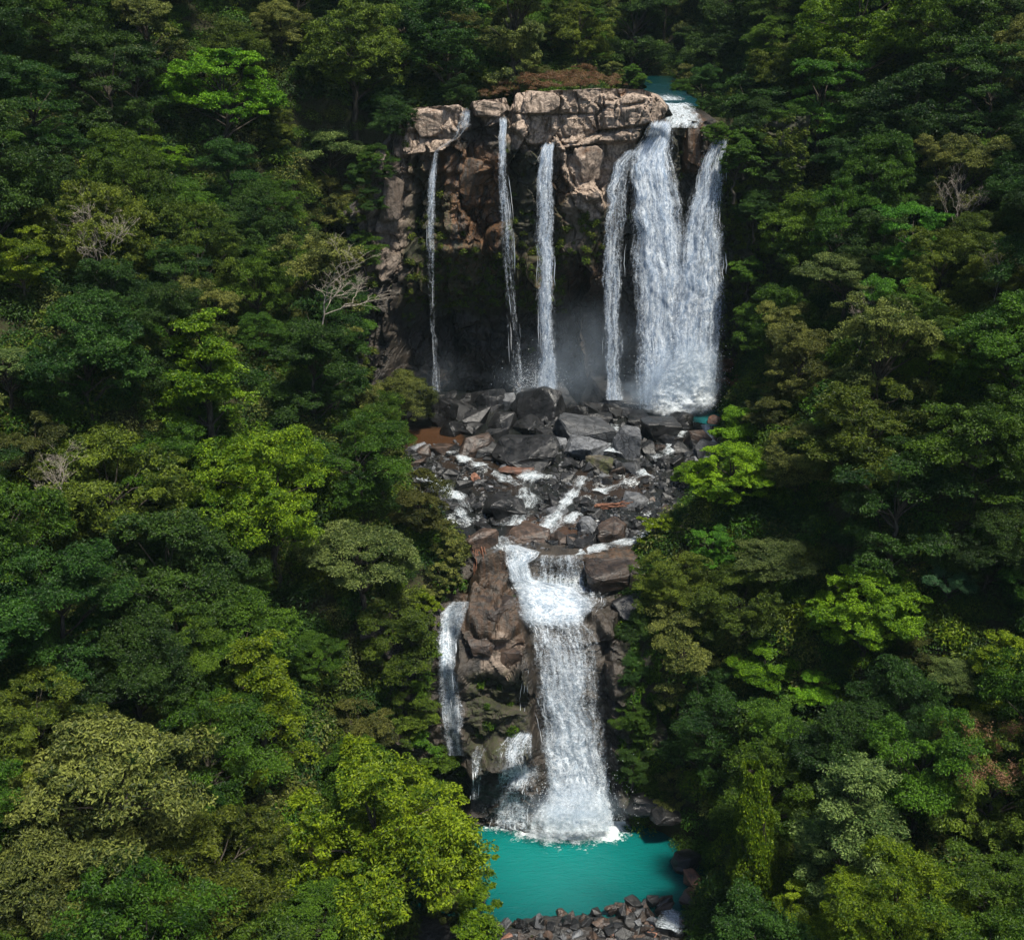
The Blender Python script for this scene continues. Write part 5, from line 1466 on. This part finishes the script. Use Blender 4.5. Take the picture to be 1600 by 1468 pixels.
rg = np.random.default_rng(77)
n = 100000
x = rg.uniform(-170, 170, n); y = rg.uniform(40, 310, n)
el, er = _edge(y)
z = terrain(x, y) + Z0
px, py, dep = project(np.stack([x, y, z + 1], -1))
ok = (px > -420) & (px < 2020) & (py > -160) & (py < 1700)
ok &= ~((x > el - 0.3) & (x < er + 0.3) & (y < 187))
ok &= ~((x > 20) & (x < 34) & (y > 170) & (y < 247))
ok &= ~((y > 168) & (y < 186) & (x > -19) & (x < 33))
ok &= rg.uniform(0, 1, n) < 0.75
P3 = np.stack([x, y, z - 0.2], -1)[ok]
m = len(P3)
which = rg.choice(5, m, p=[0.34, 0.3, 0.16, 0.13, 0.07])
for k, (lf, sd) in enumerate([('dark', 1), ('mid', 2), ('olive', 3), ('dull', 4), ('yellow', 5)]):
    q = P3[which == k]
    cl = clump_mesh('undergrowth_leaves', LEAF[lf], 2000 + sd, 1.9, 1.7, 760, (0.26, 0.12))
    scatter('undergrowth', cl, q, 0.5 + 1.15 * rg.uniform(0, 1, len(q)) ** 1.5, np.stack([rg.uniform(-.3, .3, len(q)), rg.uniform(-.3, .3, len(q)), rg.uniform(0, 6.28, len(q))], 1))

# ferns and creepers rooted in the mossy cliff faces
for nm, pts, zone, N_ in (('cliff_ferns', UPTS, UZONE, 1500), ('cliff_creepers', LPTS, LZONE, 700)):
    w = (zone[..., 1] ** 2 + 0.02).ravel()
    PXc, PYc, _ = project(pts)
    if nm == 'cliff_ferns':
        w = w + 1.5 * (PXc.ravel() > 1150) + 0.8 * (PXc.ravel() < 585)
        w[PYc.ravel() < 200] *= 0.3
        w[(PXc.ravel() > 640) & (PXc.ravel() < 1060) & (PYc.ravel() < 330)] *= 0.15
    else:
        w = w + 1.5 * (PXc.ravel() > 985)
        w[in_poly(PXc.ravel(), PYc.ravel(), [(680, 930), (735, 915), (790, 850), (960, 850), (965, 1290), (690, 1290), (680, 1000), (735, 960), (745, 1150), (810, 1150), (815, 930)])] *= 0.08
    idx = rg.choice(len(w), N_, p=w / w.sum())
    q = pts.reshape(-1, 3)[idx]
    cl = clump_mesh('fern_leaves', LEAF['olive' if nm == 'cliff_ferns' else 'mid'], 2100 + N_, 0.55, 0.5, 90, (0.30, 0.11), 0.4, 0.6)
    scatter(nm, cl, q, rg.uniform(0.5, 1.5, N_), np.stack([rg.uniform(0.6, 1.3, N_), rg.uniform(-.4, .4, N_), rg.uniform(-0.5, 0.5, N_)], 1))
# dry reddish grass on the cliff top
ng = 150
gpx = np.concatenate([rg.normal(880, 30, 80), rg.uniform(745, 970, 70)]); gY = rg.uniform(172.5, 184, ng)
gx_ = (gpx - 800) / F * (gY / ray(800, 130)[1])
gz = np.interp(gpx, TOPL[:, 0], at_y(TOPL[:, 0], TOPL[:, 1], np.full(len(TOPL), 171.0))[:, 2]) + 0.15 * (gY - 172) + 0.2
cl = clump_mesh('dry_grass_blades', LEAF['rust'], 2300, 0.8, 0.55, 70, (0.6, 0.06), 0.1, -0.5)
scatter('dry_grass', cl, np.stack([gx_, gY, gz], -1), 0.3 + 1.3 * rg.uniform(0, 1, ng) ** 1.5, np.stack([0 * gY, 0 * gY, rg.uniform(0, 6.28, ng)], 1))
# rubble
rb_ = []
while len(rb_) < 3200:
    a, b = rg.uniform(632, 1120), rg.uniform(655, 858)
    if in_poly(a, b, FIELD) and not (near_rapid(a, b, 4) and rg.uniform() < 0.85): rb_.append((a, b))
rb_ = np.array(rb_)
dz = ray(rb_[:, 0], rb_[:, 1]); zz = -56.6 + 0 * rb_[:, 0]
Yr = np.array([zz_ / (d_[2] / d_[1]) for zz_, d_ in zip(zz, dz)])
X3 = CAM + dz * (Yr / dz[:, 1])[:, None]
X3[:, 2] = terrain(X3[:, 0], X3[:, 1]) + Z0 + 0.3
scatter('rubble', PROTO_ROCKS['dark'][0], X3[:2200], 0.2 + 0.5 * rg.uniform(0, 1, 2200) ** 2, rg.uniform(0, 6.28, (2200, 3)))
scatter('rubble', PROTO_ROCKS['grey'][1], X3[2200:], rg.uniform(0.15, 0.5, 1000), rg.uniform(0, 6.28, (1000, 3)))

# ------------------------------------------------------------------ driftwood
V, Fc = [], []
rd = np.random.default_rng(3)
b0 = hit(955, 815, 1.2)
for i in range(7):
    a = b0 + np.array([rd.uniform(-2.4, -0.6), rd.uniform(-0.5, 0.5), 1.9 + rd.uniform(-0.1, 0.5)]); e = b0 + np.array([rd.uniform(0.6, 2.8), rd.uniform(-0.5, 0.5), 1.9 + rd.uniform(0.0, 0.9)])
    tube(V, Fc, curve_pts(a, e, 6, rd, 0.06), np.linspace(0.2, 0.07, 6) * rd.uniform(0.6, 1.1), 6)
tag(link('driftwood', mesh_from('driftwood', np.concatenate(V), np.concatenate(Fc), M['dead_wood'], True)), 'tangle of reddish dead wood stranded on the brown square boulder', 'driftwood')

# roots hanging over the left bank boulder
V, Fc = [], []
for i in range(16):
    a = at_y(745 + rd.uniform(-14, 14), 838 + rd.uniform(-4, 8), 121.5); e = at_y(752 + rd.uniform(-18, 18), 915 + rd.uniform(-15, 20), 117.5)
    p = curve_pts(a, e, 7, rd, 0.15); p[:, 1] -= 1.6 * np.sin(np.linspace(0, math.pi, 7))
    tube(V, Fc, p, np.linspace(0.09, 0.03, 7), 5)
tag(link('tree_roots', mesh_from('tree_roots', np.concatenate(V), np.concatenate(Fc), M['dead_wood'], True)), 'brown roots trailing down over the left bank boulder', 'roots')

# ------------------------------------------------------------------ mist and spray
def mist(px, py, Y, rx, ry, rz, dens):
    bm = bmesh.new(); bmesh.ops.create_icosphere(bm, subdivisions=3, radius=1.0)
    me = bpy.data.meshes.new('mist'); bm.to_mesh(me); bm.free()
    me.materials.append(mist_mat('mist', dens))
    c = at_y(px, py, Y)
    o = link('mist', me, None, c); o.scale = (rx, ry, rz)
    return tag(o, kind='stuff')
mist(1066, 590, 163.5, 7.2, 4.5, 9.5, 0.34)
mist(1035, 610, 163.0, 10, 4, 5, 0.2)
mist(915, 555, 167.0, 13, 5, 12, 0.06)
mist(850, 590, 166.5, 12, 4, 6, 0.045)
mist(690, 590, 166.5, 7, 4, 6, 0.022)
mist(897, 1262, 101.3, 7.5, 3.0, 3.5, 0.26)

def spray(name, px0, px1, py0, py1, Y0, Y1, n, size, seed):
    rng = np.random.default_rng(seed)
    u = rng.normal(0.5, 0.22, n); v = np.abs(rng.normal(0, 0.42, n)); 
    C = at_y(px0 + (px1 - px0) * u, py1 - (py1 - py0) * v, rng.uniform(Y0, Y1, n))
    e = rng.normal(0, 1, (n, 3))
    vv, f, t = leaf_arrays(C, e, rng.normal(0, 1, (n, 3)), size * rng.uniform(.4, 1.6, n), size * rng.uniform(.3, 1.0, n), rng.uniform(0, 1, n), rng)
    tag(link(name, mesh_from(name, vv, f, M['strand'], False, {'tint': t})), kind='stuff')
spray('spray', 1000, 1125, 510, 640, 160, 166, 5000, 0.13, 1)
spray('spray', 830, 975, 1190, 1285, 100, 103.5, 4500, 0.09, 2)
spray('spray', 785, 885, 560, 606, 165, 168, 1500, 0.11, 3)

# ------------------------------------------------------------------ air
def haze_box():
    m = NT('haze')
    v = m.n('VolumePrincipled')
    m.put(v.inputs['Color'], (0.62, 0.88, 1.0)); m.put(v.inputs['Density'], 0.00004)
    bm = bmesh.new(); bmesh.ops.create_cube(bm, size=1.0)
    me = bpy.data.meshes.new('haze'); bm.to_mesh(me); bm.free()
    me.materials.append(m.done(v.outputs[0], vol=True))
    o = link('haze', me, None, (0, 190, 125)); o.scale = (560, 520, 270)
    tag(o, kind='stuff')
haze_box()
